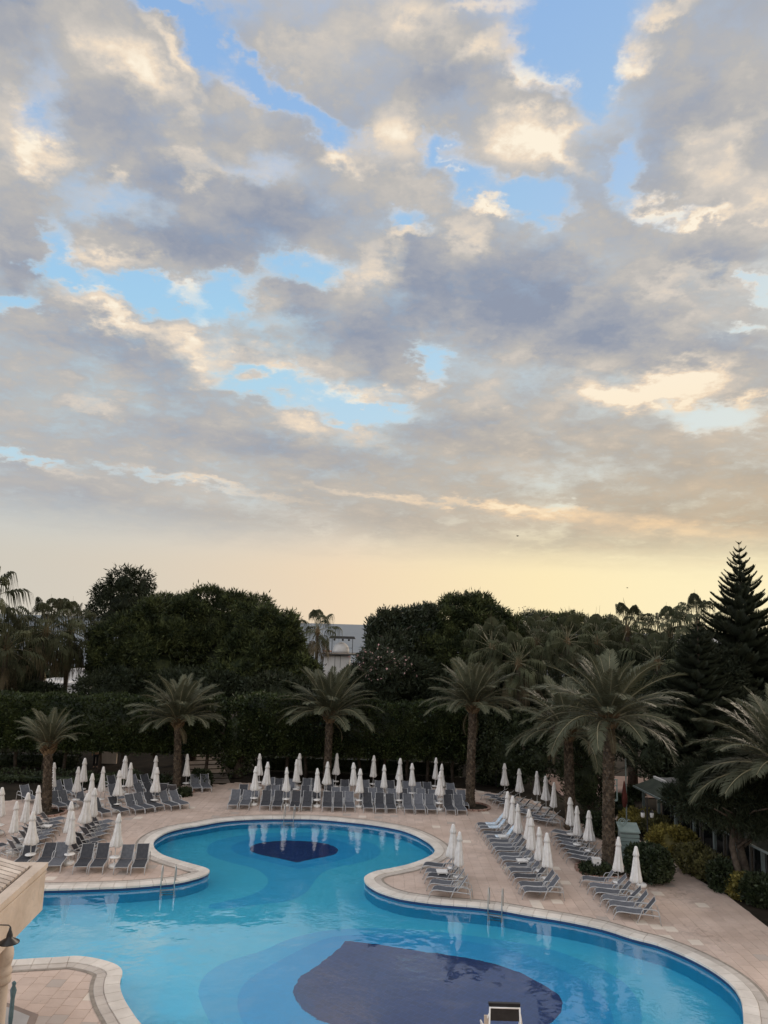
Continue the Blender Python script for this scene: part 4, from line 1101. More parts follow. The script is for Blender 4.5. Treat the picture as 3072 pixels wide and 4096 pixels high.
tree('shade_tree', 'dark tree at the far left beyond the left hedge', [(-30.26, 63, 4.807, 2.099, 1.784, 1.679), (-32.818, 64, 6.091, 1.726, 1.467, 2.157), (-26.373, 58, 4.383, 2.299, 1.954, 0.766)], 'darkpine', 7000, 5, 0.34, 0.05, 0.16)
tree('shade_tree', 'dark low tree under the flowering oleander', [(0.072, 56, 5.842, 2.692, 2.288, 1.346), (-1.974, 57, 5.363, 2.057, 1.749, 0.891), (2.088, 56, 6.232, 2.019, 1.716, 1.682)], 'darkpine', 7000, 5, 0.34, 0.05, 0.16)
# tiered araucaria
def branch_mesh(seed):
    r = random.Random(seed); m = MB(); n = 12
    P = [Vector((0, i / n, -0.10 * math.sin(math.pi * i / n * 0.9) + 0.16 * (i / n) ** 2.2)) for i in range(n + 1)]
    m.tube(P, [0.016 * (1 - 0.8 * i / n) for i in range(n + 1)], 4, cap=False)
    for i in range(30):
        t = 0.16 + 0.84 * i / 29; k = min(n - 1, int(t * n)); q = P[k].lerp(P[k + 1], t * n - k)
        for s in (-1, 0, 1):
            L = (0.24 * (1 - t) + 0.10) * r.uniform(0.8, 1.2) * (0.6 if s == 0 else 1)
            d = Vector((s * 0.75, 0.55, 0.42 if s else 0.9)).normalized()
            mid = q + d * L * 0.6; tip = q + d * L + Vector((0, 0, 0.32 * L))
            w = Vector((0.010, -0.010, 0.004)) if s else Vector((0.012, 0, 0)); w2 = Vector((0, 0, 0.012))
            for ww in (w, w2):
                m.add([q - ww, q + ww, mid + ww * 1.2, mid - ww * 1.2], [(0, 1, 2, 3)]); m.add([mid - ww * 1.2, mid + ww * 1.2, tip + ww * .4, tip - ww * .4], [(0, 1, 2, 3)])
    me = m.mesh('branch'); me.materials.append(MT['norfolk']); return me
BR = [branch_mesh(k) for k in range(4)]
def tiered_pine(label, top, base_z_low, spread, tiers, seed=77, tip=32):
    random.seed(seed)
    x, y, h = top
    t = tag(empty('tiered_conifer', (x, y, 0)), label, 'tree')
    MB().tube([(0, 0, h * i / 10) for i in range(11)], [0.26 * (1 - 0.93 * i / 10) for i in range(11)], 8).build('trunk', 'trunk', t, smooth=True)
    n = 0
    for k in range(tiers):
        u = k / (tiers - 1)
        z = h - 0.12 - (h - base_z_low) * u ** 0.88
        L = 0.28 + spread * min(1.0, (u * 1.55)) ** 0.80 * (1 - 0.10 * max(0, u - .6))
        m = 5 if u < 0.5 else 6
        for j in range(m):
            if n >= 290: break
            n += 1
            b = link(bpy.data.objects.new('branch', random.choice(BR)), t)
            a = 2 * math.pi * (j + 0.37 * k) / m + random.uniform(-.12, .12)
            b.location = (0, 0, z + random.uniform(-.06, .06))
            el = rad(tip - (tip + 6) * min(1, u * 1.5) + random.uniform(-4, 4))
            b.rotation_euler = (Matrix.Rotation(a, 3, 'Z') @ Matrix.Rotation(el, 3, 'X')).to_euler()
            s = L * random.uniform(0.88, 1.1); b.scale = (s, s, s)
tiered_pine('tall slender tiered conifer with a pointed top against the yellow sky', (24.835, 52, 16.95), 2.8, 3.5, 40)
tiered_pine('broad layered conifer left of the slender one, its top level with the fan palms', (20.288, 48.5, 11.561), 1.2, 3.0, 36, 78, 22)

# ---------------------------------------------------------------- hedges and shrubs
def hedge(name, label, x0, x1, y0, y1, z0, z1, mat, dens=170, leaf=0.2, width=0.06, trunks=0, rz=0.0, loc=None, wav=0.16, group=None, cat='hedge', z1b=None):
    cx, cy = (x0 + x1) / 2, (y0 + y1) / 2
    t = tag(empty(name, loc or (cx, cy, 0), rz), label, cat, group)
    W, D_ = (x1 - x0), (y1 - y0); H_ = z1 - z0
    slope = 0 if z1b is None else (z1b - z1) / W
    faces = [((0, -1, 0), W * H_), ((0, 1, 0), W * H_ * 0.3), ((0, 0, 1), W * D_), ((-1, 0, 0), D_ * H_), ((1, 0, 0), D_ * H_)]
    PP, NN = [], []
    for nrm, area in faces:
        n = int(area * dens); a, b = RNG.random(n), RNG.random(n)
        nx, ny, nz = nrm
        if ny: P = np.stack([(a - .5) * W, np.full(n, ny * D_ / 2), z0 + b * H_], 1)
        elif nx: P = np.stack([np.full(n, nx * W / 2), (a - .5) * D_, z0 + b * H_], 1)
        else: P = np.stack([(a - .5) * W, (b - .5) * D_, np.full(n, z1)], 1)
        PP.append(P); NN.append(np.tile(np.array(nrm, float), (n, 1)))
    P = np.concatenate(PP); Nn = np.concatenate(NN)
    P[:, 2] += slope * (P[:, 0] + W / 2) * (P[:, 2] - z0) / H_
    wob = np.sin(P[:, 0] * 1.7 + P[:, 2] * 1.3) + np.sin(P[:, 0] * 3.9 + P[:, 2] * 2.7 + 1.3) * 0.7 + np.sin(P[:, 2] * 5.1 + P[:, 0] * 6.3) * 0.5
    P = P + Nn * (wob[:, None] * wav * 0.5 + RNG.normal(size=(len(P), 1)) * 0.07)
    Q = leaves(P, Nn, leaf, width, 1.0, 0.5)
    e = 0.16
    hv, hf = [], []
    b = MB(); b.add([(-W/2+e, -D_/2+e, z0+.1), (W/2-e, -D_/2+e, z0+.1), (W/2-e, D_/2-e, z0+.1), (-W/2+e, D_/2-e, z0+.1), (-W/2+e, -D_/2+e, z1-e), (W/2-e, -D_/2+e, z1-e+slope*W), (W/2-e, D_/2-e, z1-e+slope*W), (-W/2+e, D_/2-e, z1-e)], [(3, 2, 1, 0), (4, 5, 6, 7), (0, 1, 5, 4), (1, 2, 6, 5), (2, 3, 7, 6), (3, 0, 4, 7)])
    np_quads('foliage', Q, mat, t, (np.array(b.v, float), b.f))
    for i in range(trunks):
        x = -W / 2 + W * (i + 0.5) / trunks + random.uniform(-.3, .3)
        MB().tube([(x, 0.2, 0), (x + random.uniform(-.15, .15), 0.1, z0 * 0.6), (x + random.uniform(-.3, .3), 0, z0 + 0.8)], [0.14, 0.11, 0.09], 7).build('trunk', 'trunk', t, smooth=True)
    return t
hedge('clipped_hedge', 'tall clipped hedge left of the garden steps, on bare trunks', -27, -10.6, 50.4, 53.6, 1.75, 4.95, 'hedge', 190, trunks=9, z1b=5.15)
hedge('clipped_hedge', 'tall clipped hedge behind the middle block of loungers, on bare trunks', -8.9, 6.3, 51.6, 54.8, 1.65, 5.35, 'hedge', 190, trunks=9, z1b=5.0)
hedge('shade_fill_hedge', 'low dark hedge added to fill the shade under the left clipped hedge', -27, -20.8, 53.9, 54.9, 0.0, 1.0, 'shrub', 120, 0.18, 0.05)  # dark foliage added to stand for the shadowed void below the trunks
hedge('shade_fill_hedge', 'low dark hedge added to fill the shade under the middle clipped hedge', -8.6, 6.0, 55.2, 56.2, 0.0, 1.1, 'shrub', 120, 0.18, 0.05)  # added likewise, dark leaves in place of the shade under this hedge
tree('clipped_shrub', 'leafy clipped shrub closing the gap left of the middle hedge', [(-9.6, 52.6, 2.6, 1.3, 1.3, 2.3), (-8.9, 53.4, 3.6, 1.3, 1.3, 1.6), (-9.8, 53.5, 1.2, 1.1, 1.1, 1.2)], 'hedge', 3200, 5, 0.2, 0.06, 0.12, cat='shrub')

hedge('shade_fill_hedge', 'low dark planting added as shade along the deck edge under the left hedge', -27, -13.0, 49.3, 50.2, 0.0, 0.55, 'shrub', 120, 0.18, 0.05)  # dark strip added so the lit soil here looks deeply shaded
o = hedge('coastal_scrub', 'long strip of dark coastal scrub along the beach', -140, 140, 114, 119, 0.0, 2.3, 'darkpine', 5, 0.9, 0.25, cat='scrub')

def bush(label, b, mat, n=1600, name='garden_bush', seed=0, leaf=0.17, width=0.045, wide=1.0, up=0.6, depth=1.0):
    x, y, rx, h = b
    rx *= wide
    lob = [(x, y, h * 0.50, rx * 0.92, rx * 0.92 * depth, h * 0.50), (x - rx * 0.35, y + rx * 0.2, h * 0.45, rx * 0.66, rx * 0.66 * depth, h * 0.46), (x + rx * 0.35, y + 0.1, h * 0.42, rx * 0.66, rx * 0.66 * depth, h * 0.44)]
    Q, hull = lobe_crown([(a[0] - x, a[1] - y, *a[2:]) for a in lob], n, 6, leaf, width, 0.07, 1.2, up, lumps=14, ragged=0.08, hullk=0.84)
    t = tag(empty(name, (x, y, 0)), label, 'bush')
    np_quads('foliage', Q, mat, t, hull)
    MB().tube([(0, 0, 0), (0.03, 0, h * 0.5)], [0.06, 0.03], 6).build('stem', 'trunk', t)
    return t
bush('golden bush at the far end of the path beside the flag pole', (14.428, 42.739, 0.921, 0.841), 'yellowbush', 1800)
bush('darker olive bush between the two golden bushes', (14.973, 41.385, 0.722, 0.845), 'olivebush', 1500)
bush('rounded golden bush in the middle of the row along the path', (14.361, 37.951, 0.996, 1.154), 'yellowbush', 2600)
bush('olive green bush in front of the pavilion, right of the golden bushes', (14.487, 35.301, 0.787, 1.043), 'olivebush', 2600)
bush('dark green bush between the olive bush and the pine trunks', (14.805, 34.293, 0.771, 0.94), 'olivebush', 2400)
bush('very dark round bush at the foot of the pine trunks', (14.723, 33.062, 0.601, 1.096), 'shrub', 2200)
bush('pale green bush at the right beside the deck edge', (15.019, 32.272, 0.446, 0.795), 'yellowbush', 1700)
bush('dark leafy bush at the right edge of the picture', (15.44, 31.65, 0.682, 0.927), 'shrub', 2600)
bush('large dark round bush behind the umbrella at the end of the right loungers', (11.909, 34.132, 0.871, 1.338), 'shrub', 4200, leaf=0.14)
bush('dark bush between the tallest date palm and the slatted cabinet', (11.743, 40.941, 0.678, 1.004), 'shrub', 2000)
bush('low dark bush at the foot of the tallest date palm', (9.801, 34.798, 0.582, 0.3), 'shrub', 1300, leaf=0.11)
bush('small dark bush by the two chairs under the left date palm', (-11.153, 49.893, 0.607, 0.857), 'shrub', 1500)
bush('clump of low plants at the foot of the left date palm', (-11.579, 47.131, 0.423, 0.3), 'shrub', 900, leaf=0.12)
bush('dark bush behind the back right loungers, nearest the middle palm', (7.906, 53.745, 0.855, 0.504), 'shrub', 2200)
bush('dark bush behind the back right loungers, second from the middle palm', (9.242, 53.557, 0.92, 0.43), 'shrub', 2200)
bush('spiky dark plant by the path behind the flag pole', (16.583, 50.056, 0.432, 0.569), 'shrub', 900, leaf=0.26, width=0.03)
bush('low dark planting along the path left of the flag pole', (14.29, 45.965, 0.722, 0.898), 'shrub', 1700)
bush('low green planting beside the shower post', (12.895, 41.109, 0.445, 0.55), 'olivebush', 1000)

# ring of kerb stones round four palm feet
def kerb_ring(label, c, r, n, a0=0, a1=360):
    t = tag(empty('kerb_ring', (c[0], c[1], 0)), label, 'kerb', 'stone kerb rings round palm feet')
    soil = MB().lathe([(r * 0.93, 0.012), (r * 0.9, 0.05), (r * 0.5, 0.09), (0.02, 0.10)], 20).build('soil', 'umber', t)
    me = MB().box((0, 0, 0.06), (2 * math.pi * r / n * 0.9, 0.13, 0.12)).mesh('kerb_stone'); me.materials.append(MT['brick'])
    for i in range(n):
        a = 2 * math.pi * i / n
        s = link(bpy.data.objects.new('kerb_stone', me), t)
        s.location = (r * math.cos(a), r * math.sin(a), random.uniform(-0.02, 0.01)); s.rotation_euler = (random.uniform(-.08, .08), 0, a + math.pi / 2 + random.uniform(-.12, .12))
kerb_ring('stone kerb ring round the small leaning palm on the left', (-17.45, 42.2), 0.85, 18)
kerb_ring('stone kerb ring round the palm beside the garden steps', (-12.2, 48.2), 1.0, 20)
kerb_ring('stone kerb ring round the palm right of the middle loungers', (5.8, 46.4), 0.95, 20)
kerb_ring('stone kerb ring round the foot of the tallest date palm', (10.2, 35.3), 1.15, 24)

# ---------------------------------------------------------------- sun loungers
def lounger_parts(angle, dark):
    """one lounger, foot end at the origin, head towards +Y"""
    t = empty('sun_lounger')
    sl = 'sling_dark' if dark else 'sling'
    for s in (-1, 1):
        x = s * 0.285
        MB().tube([(x, -0.03, 0), (x, 0.02, 0.17), (x, 0.07, 0.27), (x, 0.17, 0.325), (x, 0.32, 0.34), (x, 0.75, 0.325), (x, 1.15, 0.345), (x, 1.66, 0.33), (x, 1.74, 0.30)], 0.020, 6).build('side_rail', 'frame', t, smooth=True)
        xa = s * 0.315
        MB().tube([(xa, 0.86, 0), (xa, 0.98, 0.27), (xa, 1.06, 0.47), (xa, 1.13, 0.545), (xa, 1.24, 0.565), (xa, 1.56, 0.56), (xa, 1.66, 0.52), (xa, 1.70, 0.42), (xa, 1.76, 0)], 0.018, 6).build('armrest', 'frame', t, smooth=True)
    m = MB()
    for y, z in ((0.10, 0.285), (1.70, 0.315), (1.16, 0.325)):
        m.tube([(-0.285, y, z), (0.285, y, z)], 0.015, 6)
    m.build('crossbar', 'frame', t)
    # seat
    ys = [0.10, 0.16, 0.24, 0.36, 0.6, 0.85, 1.10]; zs = [0.295, 0.325, 0.345, 0.345, 0.325, 0.325, 0.345]
    m = MB(); xs = [-0.262, -0.13, 0, 0.13, 0.262]
    vs = [(x, y, z + 0.010 - 0.012 * (1 - (x / 0.262) ** 2) * (0.3 if y < .2 else 1)) for y, z in zip(ys, zs) for x in xs]
    n = len(vs); vs += [(x, y, z - 0.012) for x, y, z in vs]
    fs = []
    for i in range(len(ys) - 1):
        for j in range(4):
            a = i * 5 + j
            fs += [(a, a + 1, a + 6, a + 5), (n + a, n + a + 5, n + a + 6, n + a + 1)]
    for i in range(len(ys) - 1):
        fs += [(i * 5, (i + 1) * 5, n + (i + 1) * 5, n + i * 5), (i * 5 + 4, n + i * 5 + 4, n + (i + 1) * 5 + 4, (i + 1) * 5 + 4)]
    fs += [(0, n, n + 4, 4), (n - 5, n - 1, 2 * n - 1, 2 * n - 5)]
    m.add(vs, fs).build('seat', sl, t)
    # backrest
    L = 0.68; c, s_ = math.cos(angle), math.sin(angle)
    hy, hz = 1.15, 0.35
    pt = lambda x, l, o: (x, hy + c * l - s_ * o, hz + s_ * l + c * o)
    ls = [0.0, 0.25, 0.5, L]
    vs = [pt(x, l, 0.008 - 0.018 * (1 - (x / 0.245) ** 2) * (0.6 if 0 < l < L else 0.2)) for l in ls for x in (-0.245, -0.12, 0, 0.12, 0.245)]
    n = len(vs); vs += [pt(x, l, -0.008) for l in ls for x in (-0.245, -0.12, 0, 0.12, 0.245)]
    fs = []
    for i in range(3):
        for j in range(4):
            a = i * 5 + j
            fs += [(a, a + 1, a + 6, a + 5), (n + a, n + a + 5, n + a + 6, n + a + 1)]
        fs += [(i * 5, (i + 1) * 5, n + (i + 1) * 5, n + i * 5), (i * 5 + 4, n + i * 5 + 4, n + (i + 1) * 5 + 4, (i + 1) * 5 + 4)]
    fs += [(n - 5, n - 1, 2 * n - 1, 2 * n - 5)]
    b = MB().add(vs, fs).build('backrest', sl, t)
    m = MB()
    for s in (-1, 1):
        m.tube([pt(s * 0.262, 0, 0), pt(s * 0.262, L * 0.6, 0), pt(s * 0.262, L + 0.035, 0.0)], 0.016, 6)
    m.tube([pt(-0.262, L + 0.01, 0), pt(0, L - 0.005, -0.012), pt(0.262, L + 0.01, 0)], 0.012, 6)
    m.build('back_frame', 'frame', b)
    return t
PROTO = {}
def lounger(x, y, rz, label, dark=False, ang=52):
    k = (dark, ang)
    if k not in PROTO:
        PROTO[k] = o = lounger_parts(rad(ang), dark)
    else:
        o = copy_tree(PROTO[k])
    o.location = (x, y, 0.014); o.rotation_euler = (0, 0, rz); o.scale = (0.96, 0.93, 0.92)
    return tag(o, label, 'sun lounger', 'sun loungers on the pool deck')

def heading(foot, head):
    d = Vector((head[0] - foot[0], head[1] - foot[1])).normalized()
    return math.atan2(-d.x, d.y), d

UMB = {}
UMB['left front'] = [(-12.979, 33.922), (-10.981, 33.696)]
UMB['left middle'] = [(-18.046, 38.041), (-16.091, 35.26), (-16.447, 37.069), (-14.545, 33.717), (-16.58, 38.718), (-13.71, 35.569), (-13.7, 37.227), (-15.123, 41.85), (-13.783, 38.489)]
UMB['left back'] = [(-18.307, 44.517), (-16.589, 43.554), (-17.286, 46.191), (-15.338, 43.858), (-14.063, 42.883), (-15.21, 47.27), (-14.223, 45.235), (-13.457, 47.577), (-12.391, 44.105), (-11.783, 48.655)]
UMB['middle front'] = [(-6.996, 45.262), (-5.132, 45.272), (-3.353, 45.317), (-0.93, 45.512), (1.414, 45.765), (3.705, 45.41)]
UMB['middle second'] = [(-6.555, 46.72), (-4.846, 47.941), (-2.977, 47.505), (-1.326, 47.334), (0.505, 46.937), (2.256, 47.799), (4.024, 47.828)]
UMB['middle back'] = [(-7.39, 49.624), (-4.996, 50.052), (-2.605, 50.57), (-0.179, 50.109), (1.445, 49.44), (3.79, 50.046)]
UMB['right back'] = [(8.051, 48.763), (8.686, 47.041), (9.566, 46.331), (9.805, 44.991), (9.819, 43.33)]
UMB['right long'] = [(6.789, 40.47), (6.878, 39.446), (6.939, 37.887), (7.195, 36.804), (7.034, 35.232), (7.099, 33.642), (7.182, 32.668)]
UMB['right palm'] = [(9.886, 39.547), (9.735, 37.784), (10.024, 36.807)]
UMB['right bush'] = [(9.992, 32.467), (10.273, 31.108)]
UMB['right pool'] = [(3.365, 33.651), (3.496, 32.573)]
ALLU = [Vector(u) for v in UMB.values() for u in v]

def spread_row(a, b, n, d):
    """n places between a and b, pushed apart so that umbrella poles stay in the gaps"""
    a, b = Vector(a), Vector(b); ax = (b - a).normalized(); Ltot = (b - a).length
    ts = [Ltot * i / (n - 1) for i in range(n)]
    us = []
    for u in ALLU:
        r = u - a; s = r.dot(ax - d * (ax.dot(d)))/max(1e-6, (ax - d * ax.dot(d)).length_squared)
        along = (r - ax * s).dot(d)
        if -0.3 < along < 2.0 and -0.5 < s < Ltot + 0.5: us.append(s)
    for it in range(200):
        for i in range(n):
            for u in us:
                e = ts[i] - u
                if abs(e) < 0.37: ts[i] += 0.25 * math.copysign(0.37 - abs(e), e if e else 1)
        for i in range(n - 1):
            e = ts[i + 1] - ts[i]
            if e < 0.645:
                q = (0.645 - e) * 0.5; ts[i] -= q * .5; ts[i + 1] += q * .5
    return [a + ax * t for t in ts]

random.seed(31)
N_LOUNGE = []
def shade(p=0.35):
    return random.random() < p
def row_side(where, a, b, n, head_foot, head_top, p_dark=0.2, order='from back', ang=52):
    rz, d = heading(head_foot, head_top)
    P = spread_row(a, b, n, d)
    for i, p in enumerate(P):
        dk = shade(p_dark)
        lounger(p.x, p.y, rz + random.uniform(-.03, .03), '%s sun lounger, %s %s in the %s' % ('charcoal' if dk else 'grey', ORD[i + 1], order, where), dk, ang + (0 if 'long' in where else random.choice((-5, 0, 0, 4))))
    return P, rz
def row_feet(where, feet, head_foot, head_top, p_dark=0.35, ang=52, shift=0.0):
    rz, d = heading(head_foot, head_top)
    for i, p in enumerate(feet):
        dk = shade(p_dark); p = Vector(p) + d * shift
        lounger(p.x, p.y, rz + random.uniform(-.04, .04), '%s sun lounger, %s from left in the %s' % ('charcoal' if dk else 'grey', ORD[i + 1], where), dk, ang + random.choice((-6, 0, 0, 4)))

row_feet('front row at the left pool edge', [(-14.636, 32.908), (-13.739, 32.741), (-13.153, 32.761), (-12.051, 32.749), (-11.41, 32.774), (-10.404, 32.822), (-9.706, 32.852)], (-10.404, 32.822), (-10.64, 34.313), 0.5)
row_side('side-on row nearest the pool on the left', (-13.231, 40.146), (-12.398, 35.779), 7, (-13.28, 40.193), (-14.069, 38.906))
row_side('second side-on row on the left', (-15.714, 40.21), (-14.883, 35.339), 8, (-15.748, 40.259), (-16.614, 39.022))
row_feet('far left corner of the deck', [(-17.809, 37.875), (-16.397, 35.618)], (-15.748, 40.259), (-16.614, 39.022), 0.4)
row_feet('first row under the left hedge', [(-14.104, 41.531), (-13.291, 41.981), (-12.636, 42.421), (-12.211, 42.766), (-11.783, 43.192), (-11.014, 43.514), (-10.582, 43.876)], (-10.582, 43.876), (-11.677, 44.915), 0.45)
row_feet('second row under the left hedge', [(-16.833, 42.59), (-16.495, 42.932), (-15.884, 43.7), (-14.416, 44.747), (-13.102, 45.498), (-12.596, 45.785)], (-10.582, 43.876), (-11.677, 44.915), 0.2)
row_feet('rearmost row under the left hedge', [(-19.076, 44.008), (-17.85, 45.492), (-17.356, 45.729), (-15.313, 47.136), (-14.096, 47.671), (-13.489, 47.848)], (-10.582, 43.876), (-11.677, 44.915), 0.3)
row_feet('pair left of the garden steps palm', [(-12.711, 47.805), (-12.173, 47.878)], (-12.711, 47.805), (-12.566, 46.302), 0.1)
row_feet('pair standing by the garden steps', [(-10.93, 48.048), (-10.334, 48.13)], (-10.93, 48.048), (-11.508, 49.443), 0.0)
row_feet('front row of the middle block', [(-7.988, 44.03), (-7.344, 44.11), (-6.172, 44.058), (-5.519, 44.103), (-4.524, 44.047), (-3.854, 44.147), (-2.693, 44.218), (-2.077, 44.24), (-1.396, 44.306), (-0.358, 44.29), (0.304, 44.264), (0.945, 44.307), (1.937, 44.286), (2.578, 44.293), (3.243, 44.338), (4.283, 44.358), (4.938, 44.401)], (0.304, 44.264), (0.186, 45.769), 0.5)
row_feet('second row of the middle block', [(-7.835, 46.903), (-7.215, 46.903), (-6.018, 47.009), (-5.39, 47.032), (-4.211, 47.157), (-3.568, 47.092), (-2.436, 47.098), (-1.823, 47.097), (-0.722, 47.077), (-0.147, 47.07), (0.96, 47.007), (1.643, 47.015), (2.706, 47.077), (3.342, 47.079), (4.455, 47.126), (5.066, 47.102)], (0.304, 44.264), (0.186, 45.769), 0.25, shift=-1.51)
row_feet('back row of the middle block', [(-6.618, 49.098), (-6.102, 49.102), (-5.295, 49.15), (-4.338, 49.196), (-3.721, 49.191), (-2.905, 49.167), (-1.992, 49.158), (-0.639, 49.31), (0.178, 49.238), (0.943, 49.255), (1.956, 49.26), (2.574, 49.255), (3.173, 49.199), (4.725, 49.283)], (0.304, 44.264), (0.186, 45.769), 0.55, shift=-1.51)
row_side('short row at the right pool edge', (2.113, 34.518), (2.299, 31.53), 5, (2.299, 31.53), (3.776, 31.216), 0.25)
LONG, LONG_RZ = row_side('long right-hand row facing the pool', (5.351, 41.269), (5.899, 31.857), 14, (5.899, 31.857), (7.409, 31.857), 0.35)
row_side('row beside the tallest date palm', (9.049, 40.638), (8.95, 36.386), 7, (8.95, 36.386), (10.237, 35.597), 0.3)
row_side('row before the large round bush', (8.671, 33.279), (8.976, 30.222), 6, (8.976, 30.222), (10.438, 29.844), 0.3)
row_side('rearmost right-hand row', (6.665, 48.69), (8.633, 43.089), 9, (8.633, 43.089), (9.96, 42.368), 0.3)

# towels lying on three loungers of the long row
def towel(i, label):
    p = LONG[i]
    ys = [0.55, 0.8, 1.0, 1.13, 1.215, 1.385, 1.565, 1.585]; zs = [0.362, 0.357, 0.362, 0.374, 0.463, 0.690, 0.918, 0.905]
    vs = []; xs = [-0.25, -0.12, 0.02, 0.14, 0.25]
    for y, z in zip(ys, zs):
        vs += [(x + random.uniform(-.012, .012), y + random.uniform(-.01, .01), z + random.uniform(0, .012)) for x in xs]
    n = len(vs); vs += [(x, y, z - 0.012) for x, y, z in vs]
    fs = []
    for a in range(len(ys) - 1):
        for b in range(4):
            k = a * 5 + b
            fs += [(k, k + 1, k + 6, k + 5), (n + k, n + k + 5, n + k + 6, n + k + 1)]
    o = MB().add(vs, fs).build('towel', 'towel', None, True)
    o.location = (p.x, p.y, 0.02); o.rotation_euler = (0, 0, LONG_RZ); o.scale = (0.96, 0.93, 0.92)
    tag(o, label, 'towel', 'towels on the long right-hand row')
towel(0, 'pale blue towel on the rearmost lounger of the long right row')
towel(1, 'pale blue towel on the second rearmost lounger of the long right row')
towel(3, 'pale blue towel on the fourth rearmost lounger of the long right row')

# ---------------------------------------------------------------- umbrellas
def canopy_mesh(seed):
    r = random.Random(seed)
    ph = r.uniform(0, 6.28); k2 = r.uniform(0.9, 1.1); bul = r.uniform(-0.02, 0.035)
    prof = [(0.058, 1.97), (0.085, 1.86), (0.108, 1.70), (0.128, 1.50), (0.150, 1.30), (0.170 + bul, 1.12), (0.190 + bul, 0.97), (0.200 + bul, 0.875), (0.185 + bul, 0.85), (0.06, 0.90)]
    n = 48
    def wob(i, a):
        amp = 0.03 + 0.15 * min(1, i / 7)
        return (1 + amp * math.cos(8 * a + ph) + amp * 0.35 * math.cos(16 * a + ph * 2) + 0.05 * math.sin(2 * a + ph)) * k2
    m = MB().lathe(prof, n, wob=wob)
    vv = []
    for j, (x, y, z) in enumerate(m.v):
        a = math.atan2(y, x)
        if 6 * n <= j < 9 * n: z += 0.022 * math.cos(8 * a + ph) + 0.018 * math.sin(3 * a + ph * 3)
        vv.append((x, y, z))
    m.v = vv
    me = m.mesh('canopy'); me.materials.append(MT['canvas']); me.polygons.foreach_set('use_smooth', [True] * len(me.polygons))
    prof = [(0.012, 2.185), (0.038, 2.178), (0.060, 2.145), (0.082, 2.04), (0.108, 1.92), (0.128, 1.83), (0.120, 1.825), (0.05, 1.88)]
    w2 = lambda i, a: 1 + (0.02 + 0.10 * min(1, i / 5)) * math.cos(8 * a + ph + 0.4)
    c = MB().lathe(prof, 40, wob=w2)
    c.v = [(x, y, z + (0.016 * math.cos(8 * math.atan2(y, x) + ph) if 4 * 40 <= j < 7 * 40 else 0)) for j, (x, y, z) in enumerate(c.v)]
    ce = c.mesh('canopy_top'); ce.materials.append(MT['canvas']); ce.polygons.foreach_set('use_smooth', [True] * len(ce.polygons))
    return me, ce
CAN = [canopy_mesh(s) for s in range(7)]
U0 = []
def umbrella(x, y, label, i):
    if not U0:
        t = empty('umbrella')
        MB().lathe([(0.021, 0.10), (0.021, 1.5), (0.019, 2.10)], 8).build('pole', 'pole', t, True)
        link(bpy.data.objects.new('canopy', CAN[0][0]), t); link(bpy.data.objects.new('canopy_top', CAN[0][1]), t)
        MB().lathe([(0.03, 0.395), (0.19, 0.400), (0.215, 0.412), (0.222, 0.428), (0.212, 0.442), (0.05, 0.444), (0.026, 0.47), (0.022, 0.47)], 24).build('tabletop', 'white', t, True)
        MB().lathe([(0.20, 0.0), (0.222, 0.015), (0.226, 0.085), (0.205, 0.125), (0.10, 0.140), (0.036, 0.150), (0.034, 0.22), (0.023, 0.225)], 24).build('base', 'white', t, True)
        U0.append(t)
    else:
        t = copy_tree(U0[0])
        k = i % len(CAN)
        for c in t.children:
            nm = c.name.split('.')[0]
            if nm == 'canopy': c.data = CAN[k][0]
            elif nm == 'canopy_top': c.data = CAN[k][1]
            if nm in ('canopy', 'canopy_top', 'tabletop'): c.rotation_euler = (0, 0, (i * 0.77) % 6.28)
    for c in t.children:
        if c.name.split('.')[0] in ('canopy', 'canopy_top'):
            q = 0.9 + 0.22 * ((i * 37) % 11) / 10
            c.scale = (q, q, 1)
    t.location = (x, y, 0.014); t.rotation_euler = (rad(random.uniform(-2, 2)), rad(random.uniform(-2, 2)), 0)
    return tag(t, label, 'umbrella', 'closed umbrellas with round tables')
WHERE = {'left front': 'at the front left pool edge', 'left middle': 'among the side-on left loungers', 'left back': 'under the left hedge',
         'middle front': 'in the front row of the middle block', 'middle second': 'in the second row of the middle block', 'middle back': 'in the back row of the middle block',
         'right back': 'in the rearmost right-hand row', 'right long': 'along the long right-hand row', 'right palm': 'beside the tallest date palm', 'right bush': 'before the large round bush', 'right pool': 'by the right pool edge'}
ci = 0
for k, v in UMB.items():
    for j, u in enumerate(v):
        umbrella(u[0], u[1], 'closed white umbrella with table, %s from left %s' % (ORD[j + 1], WHERE[k]), ci); ci += 1

def side_table(x, y, rz, label):
    t = tag(empty('side_table', (x, y, 0.014), rz), label, 'side table', 'white plastic side tables')
    m = MB().box((0, 0, 0.405), (0.46, 0.42, 0.03)); m.box((0, 0, 0.375), (0.42, 0.38, 0.04)); m.build('tabletop', 'white', t)
    for sx in (-1, 1):
        for sy in (-1, 1):
            MB().tube([(sx * 0.20, sy * 0.18, 0), (sx * 0.17, sy * 0.15, 0.39)], [0.02, 0.028], 6).build('leg', 'white', t)
side_table(*(6.344, 38.865), 0.1, 'white side table at the back of the long right-hand row')
side_table(*(6.577, 35.072), 0.1, 'white side table in the middle of the long right-hand row')
side_table(*(2.88, 33.217), 0.05, 'white side table on the short row at the right pool edge')
side_table(*(8.972, 45.706), 0.2, 'white side table in the rearmost right-hand row')
side_table(*(-15.875, 38.227), 0.0, 'white side table in the second side-on row on the left')
side_table(*(-15.604, 35.013), 0.1, 'white side table behind the tiled roof at the left')

